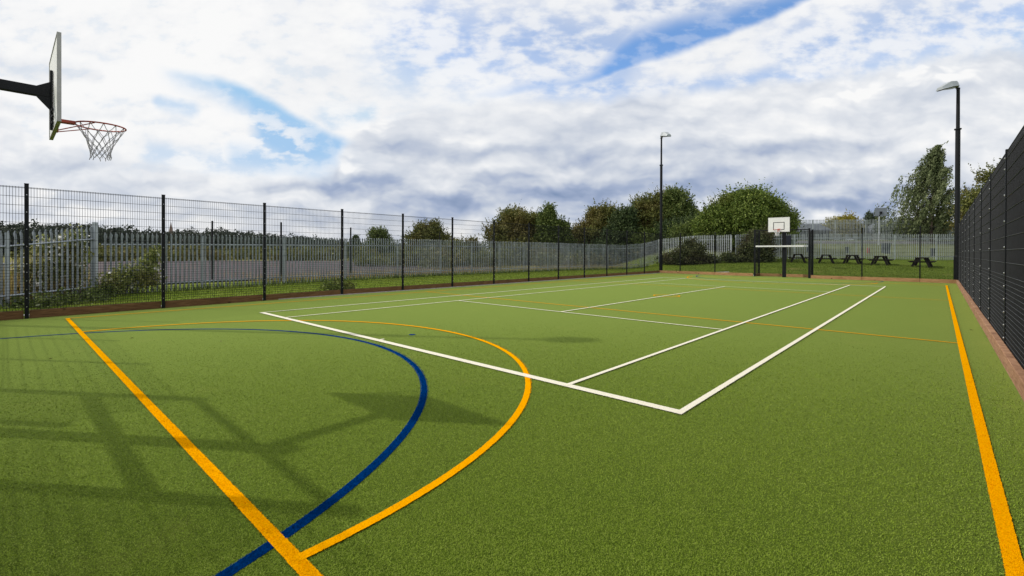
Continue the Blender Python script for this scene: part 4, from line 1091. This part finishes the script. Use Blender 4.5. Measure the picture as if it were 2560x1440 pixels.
o = m.build('notice_board', M['dark_plastic']); o.location = (-2.62, 43.2, H(-2.62, 43.2)); o.rotation_euler = (0, 0, math.radians(38)); tag(o, 'dark blank panel behind the net of the far hoop', 'panel')

# few fallen leaves on the turf
for i, (x, y) in enumerate([(-2.2, -4.0), (-3.4, -2.9), (-1.9, -1.9), (7.85, 9.0)]):
    m = MB(); s_ = random.uniform(.014, .022)
    m.add([(-s_ * 1.6, 0, .004), (0, -s_ * .7, .014), (s_ * 1.6, 0, .006), (0, s_ * .7, .012)], [(0, 1, 2), (0, 2, 3)])
    o = m.build('fallen_leaf', M['dead_leaf']); o.location = (x, y, .003); o.rotation_euler = (0, 0, random.uniform(0, 6)); tag(o, 'tiny brown fallen leaf lying on the turf', 'leaf', 'fallen leaves on the turf')

# ------------------------------------------------------------------ sky
def sky():
    w = bpy.data.worlds.new('World'); SC.world = w; w.use_nodes = True
    w.cycles.sampling_method = 'MANUAL'; w.cycles.sample_map_resolution = 256
    t = w.node_tree; t.nodes.clear(); nt = NT(t)
    out = nt.new('ShaderNodeOutputWorld')
    st = nt.new('ShaderNodeTexSky', sky_type='NISHITA'); st.sun_disc = False
    st.sun_elevation = SUN_EL; st.sun_rotation = SUN_AZ
    st.air_density = 1.0; st.dust_density = 0.3; st.ozone_density = 2.0
    bg1 = nt.new('ShaderNodeBackground'); nt.put(bg1.inputs[0], nt.vmath('MINIMUM', nt.mix(1.0, V(nt, st.outputs[0]), (1.02, 1.30, 1.56), 'MULTIPLY'), (2.7, 4.45, 6.6))); bg1.inputs[1].default_value = 0.13
    d = V(nt, nt.new('ShaderNodeTexCoord').outputs['Generated'])
    # compass frame of the sky: ahead runs north-west over the court, X is eastwards from there
    f = (-0.6757, 0.7372, 0.0); r = (0.7372, 0.6757, 0.0)
    df = nt.vmath('DOT_PRODUCT', d, f, 1); dr = nt.vmath('DOT_PRODUCT', d, r, 1); dx, dy, dz = nt.sep(d)
    q = df.max(0.12)
    X = dr / q; Y = dz / q
    el = dz.max(0.0)
    # cloud deck coordinates overhead and behind
    nt.dim2 = True
    deck = nt.comb(dx / (el + 0.13), dy / (el + 0.13), 0.0)
    P2 = nt.comb(X, Y, 0.0)
    warp = nt.vmath('SUBTRACT', nt.noise(P2, 5.0, 4, 0.6, out=1), (0.5, 0.5, 0.5))
    PW = nt.vmath('ADD', P2, nt.vmath('MULTIPLY', warp, (0.10, 0.065, 0)))
    PH = nt.vmath('ADD', P2, nt.vmath('MULTIPLY', warp, (0.035, 0.028, 0)))
    K = 1165.0
    def sy(v): return (635 - v) / K
    def cap(a, b, r0, r1, soft=.55, P=None):
        """soft edged tapered streak between two points of the sky, in the compass frame"""
        P = PW if P is None else P
        ax, ay = (a[0] - 1280) / K, sy(a[1]); bx, by = (b[0] - 1280) / K, sy(b[1])
        ab = (bx - ax, by - ay, 0); l2 = ab[0] ** 2 + ab[1] ** 2
        pa = nt.vmath('SUBTRACT', P, (ax, ay, 0))
        tt = nt.math('MULTIPLY', nt.vmath('DOT_PRODUCT', pa, ab, 1), 1 / l2, clamp=True)
        px_, py_, _ = nt.sep(pa)
        ex = px_ - tt * ab[0]; ey = py_ - tt * ab[1]
        dist = nt.math('SQRT', ex * ex + ey * ey)
        rad = tt * ((r1 - r0) / K) + r0 / K
        return nt.smooth(dist / rad, 1.0 + soft, 1.0 - soft)
    def caps(L, P=None):
        o = None
        for c in L:
            g = cap(c[0], c[1], c[2], c[3], c[4], P); o = g if o is None else o.max(g)
        return o
    def edge_below(pts, soft, P=None):
        """1 under a cloud-bank outline given as points from left to right, 0 above it"""
        P = PW if P is None else P
        cx_, cy_, _ = nt.sep(P)
        n = nt.new('ShaderNodeFloatCurve'); cu = n.mapping.curves[0]
        xs = [(p[0] - 1280) / K for p in pts]; x0, x1 = -1.25, 1.25
        ys = [sy(p[1]) for p in pts]
        while len(cu.points) < len(pts): cu.points.new(.5, .5)
        for i, (xx, yy) in enumerate(zip(xs, ys)):
            cu.points[i].location = ((xx - x0) / (x1 - x0), yy); cu.points[i].handle_type = 'AUTO_CLAMPED'
        n.mapping.update()
        nt.put(n.inputs['Value'], nt.lin(cx_, x0, x1))
        return nt.smooth(cy_ - V(nt, n.outputs[0]), soft, -soft)
    # --- textures
    P_r = nt.vmath('MULTIPLY', P2, (1.0, 2.0, 1.0))
    rip = nt.noise(P_r, 15.0, 5, 0.54)
    rip_b = nt.noise(P_r, 3.6, 3, 0.5)
    ripple = rip * 0.72 + rip_b * 0.28
    # --- gaps of open sky
    low_a = edge_below([(1000, 272), (1120, 262), (1300, 236), (1450, 208), (1560, 180), (1640, 152), (1720, 128), (1785, 94), (1850, 74), (1920, 48), (2010, 6), (2120, -40)], 0.010, PH)
    up_a = edge_below([(1000, 285), (1120, 264), (1300, 226), (1450, 190), (1510, 150), (1560, 96), (1640, 62), (1720, 44), (1800, 26), (1900, -6), (2010, -30), (2120, -50)], 0.034, PH)
    gapA = up_a * (1.0 - low_a) * nt.smooth(X, (1110 - 1280) / K, (1300 - 1280) / K)
    up_b = edge_below([(300, 150), (405, 181), (560, 211), (640, 243), (720, 284), (800, 328), (870, 360), (950, 400)], 0.014, PH)
    low_b = edge_below([(300, 170), (405, 186), (520, 226), (570, 268), (630, 350), (700, 420), (800, 446), (950, 446)], 0.045)
    gapB = up_b * (1.0 - low_b) * nt.smooth(X, (380 - 1280) / K, (450 - 1280) / K)
    cir = cap((600, 335), (720, 362), 40, 50, .95) * nt.smooth(rip, .42, .58)
    gapB = gapB.max(cap((395, 268), (470, 272), 14, 18, .95) * 0.6).max(cap((600, 398), (830, 416), 30, 34, .98, PH) * .8) * (1.0 - cir * 0.7)
    # --- thin high cloud with blue shining through its ripples
    veil = caps([((1050, 105), (1540, 140), 110, 90, .98), ((1330, 215), (1560, 210), 36, 30, .98)]) * 0.85
    veil = veil.max(caps([((1980, 120), (2560, 40), 70, 110, .98), ((1560, 20), (1900, 30), 40, 26, .95), ((1500, 246), (2250, 165), 26, 34, .98)]) * 0.8)
    veil = veil.max(caps([((-40, 450), (330, 458), 18, 24, .98), ((380, 385), (640, 425), 24, 26, .98), ((830, 310), (940, 290), 30, 20, .98)]) * 0.6)
    thin = veil * (nt.smooth(ripple, 0.60, 0.36) * 0.62 + 0.16)
    thin = thin.max(nt.smooth(ripple, 0.47, 0.33) * 0.14)
    deckm = edge_below([(-170, 250), (300, 420), (560, 456), (760, 452), (830, 426), (900, 358), (1000, 300), (1150, 282), (1330, 262), (1600, 240), (1900, 214), (2200, 172), (2600, 120)], 0.022)
    wisp = nt.smooth(rip, 0.66, 0.44)
    blue = (gapA * (0.78 + 0.20 * wisp)).max(gapB * (0.66 + 0.28 * wisp)).max(thin)
    blue = blue * (1.0 - deckm * 0.95)
    front = nt.smooth(df, 0.10, 0.30)
    back_gap = nt.smooth(nt.noise(deck, 1.3, 4, 0.6), 0.52, 0.66) * 0.8
    blue = blue * front + back_gap * (1.0 - front)
    # --- brightness of the cloud: white above, a grey bellied deck lower down
    def puffs(P):
        n = nt.new('ShaderNodeTexVoronoi', voronoi_dimensions='2D', feature='SMOOTH_F1')
        n.inputs['Scale'].default_value = 5.4; n.inputs['Detail'].default_value = 3.0; n.inputs['Roughness'].default_value = 0.5
        n.inputs['Smoothness'].default_value = 0.35
        nt.put(n.inputs['Vector'], nt.vmath('MULTIPLY', P, (1.0, 2.5, 1.0)))
        return 1.0 - V(nt, n.outputs['Distance'])
    p1 = puffs(PW); e1 = p1 - puffs(nt.vmath('ADD', PW, (-0.014, 0.022, 0)))
    big = nt.noise(nt.vmath('MULTIPLY', PW, (1.0, 2.4, 1.0)), 2.4, 4, 0.5)
    depth = nt.smooth(Y, sy(290), sy(540)) * deckm * (0.35 + 0.65 * nt.smooth(X, -0.72, -0.22))                 # how far down into the deck
    lum = 0.945 + (rip_b - 0.5) * 0.16 + (rip - 0.5) * 0.13
    deck_l = 0.885 - depth * 0.14 + (big - 0.5) * 0.20 + (p1 - 0.55) * 0.09 + e1 * (0.14 + depth * 0.14) + (rip - 0.5) * 0.12
    lum = lum + (deck_l - lum) * (deckm * 0.95)
    dark = caps([((960, 515), (1500, 496), 30, 40, .98), ((1450, 486), (2200, 510), 36, 34, .98), ((640, 480), (1000, 472), 18, 26, .98)]) * 0.11
    dark = dark.max(caps([((1930, 395), (2330, 345), 22, 12, .98), ((950, 388), (1500, 398), 14, 22, .98), ((1500, 405), (1900, 430), 26, 36, .98), ((0, 165), (230, 205), 22, 16, .98),
                          ((0, 275), (280, 300), 18, 12, .98), ((180, 385), (520, 455), 14, 14, .98)]) * 0.075)
    bright = caps([((845, 350), (1150, 312), 22, 18, .95), ((865, 428), (1080, 398), 22, 20, .95), ((160, 500), (400, 520), 40, 36, .95), ((2022, 538), (2095, 545), 22, 20, .7),
                   ((1960, 425), (2110, 420), 16, 12, .95), ((0, 440), (60, 436), 16, 12, .8), ((1900, 236), (2560, 165), 26, 34, .98)]) * 0.13
    lum = lum - dark + bright * nt.smooth(p1, 0.3, 0.6)
    lum = lum + nt.smooth(Y, sy(530), sy(600)) * 0.07
    lum = lum + nt.smooth(X, 0.0, -0.90) * 0.035
    nt.dim2 = False
    cloud = nt.ramp(lum, [(0.40, srgb(130, 150, 184)), (0.58, srgb(166, 180, 207)), (0.74, srgb(207, 214, 226)), (0.88, srgb(234, 237, 242)), (0.99, srgb(253, 253, 253))])
    bg2 = nt.new('ShaderNodeBackground'); nt.put(bg2.inputs[0], cloud); bg2.inputs[1].default_value = CLOUD_STRENGTH
    mx = nt.new('ShaderNodeMixShader'); nt.put(mx.inputs[0], blue)
    nt.L.new(bg2.outputs[0], mx.inputs[1]); nt.L.new(bg1.outputs[0], mx.inputs[2])
    nt.L.new(mx.outputs[0], out.inputs[0])
sun_to = Vector((-1.0, -0.71, 1.0)).normalized()
SUN_EL = math.asin(sun_to.z); SUN_AZ = math.atan2(sun_to.x, sun_to.y)
CLOUD_STRENGTH = 0.97
sky()
sd = bpy.data.lights.new('sun', 'SUN'); sd.energy = 2.8; sd.angle = math.radians(.7); sd.color = (1.0, .94, .84)
so = bpy.data.objects.new('sun', sd); COL.objects.link(so); so.rotation_euler = sun_to.to_track_quat('Z', 'Y').to_euler()

# ------------------------------------------------------------------ camera
cd = bpy.data.cameras.new('camera'); co = bpy.data.objects.new('camera', cd); COL.objects.link(co)
yaw, pitch, roll = -0.7417, -0.004, 0.003
fw = Vector((math.sin(yaw) * math.cos(pitch), math.cos(yaw) * math.cos(pitch), math.sin(pitch)))
rt = Vector((math.cos(yaw), -math.sin(yaw), 0)); up = rt.cross(fw)
r2 = rt * math.cos(roll) + up * math.sin(roll); u2 = up * math.cos(roll) - rt * math.sin(roll)
mat = Matrix((r2, u2, -fw)).transposed().to_4x4(); mat.translation = (7.353, -4.467, 1.577)
co.matrix_world = mat
cd.sensor_fit = 'HORIZONTAL'; cd.sensor_width = 36.0; cd.lens = 36.0 * 1165.26 / 2560
cd.shift_y = -(720 - 635.6) / 2560; cd.clip_start = .05; cd.clip_end = 4000
SC.camera = co
SC.render.engine = 'CYCLES'
SC.view_settings.view_transform = 'Standard'; SC.view_settings.look = 'None'
SC.view_settings.exposure = 0.0; SC.view_settings.gamma = 1.0; SC.view_settings.use_curve_mapping = False
SC.cycles.use_denoising = True
SC.cycles.max_bounces = 6; SC.cycles.transparent_max_bounces = 8
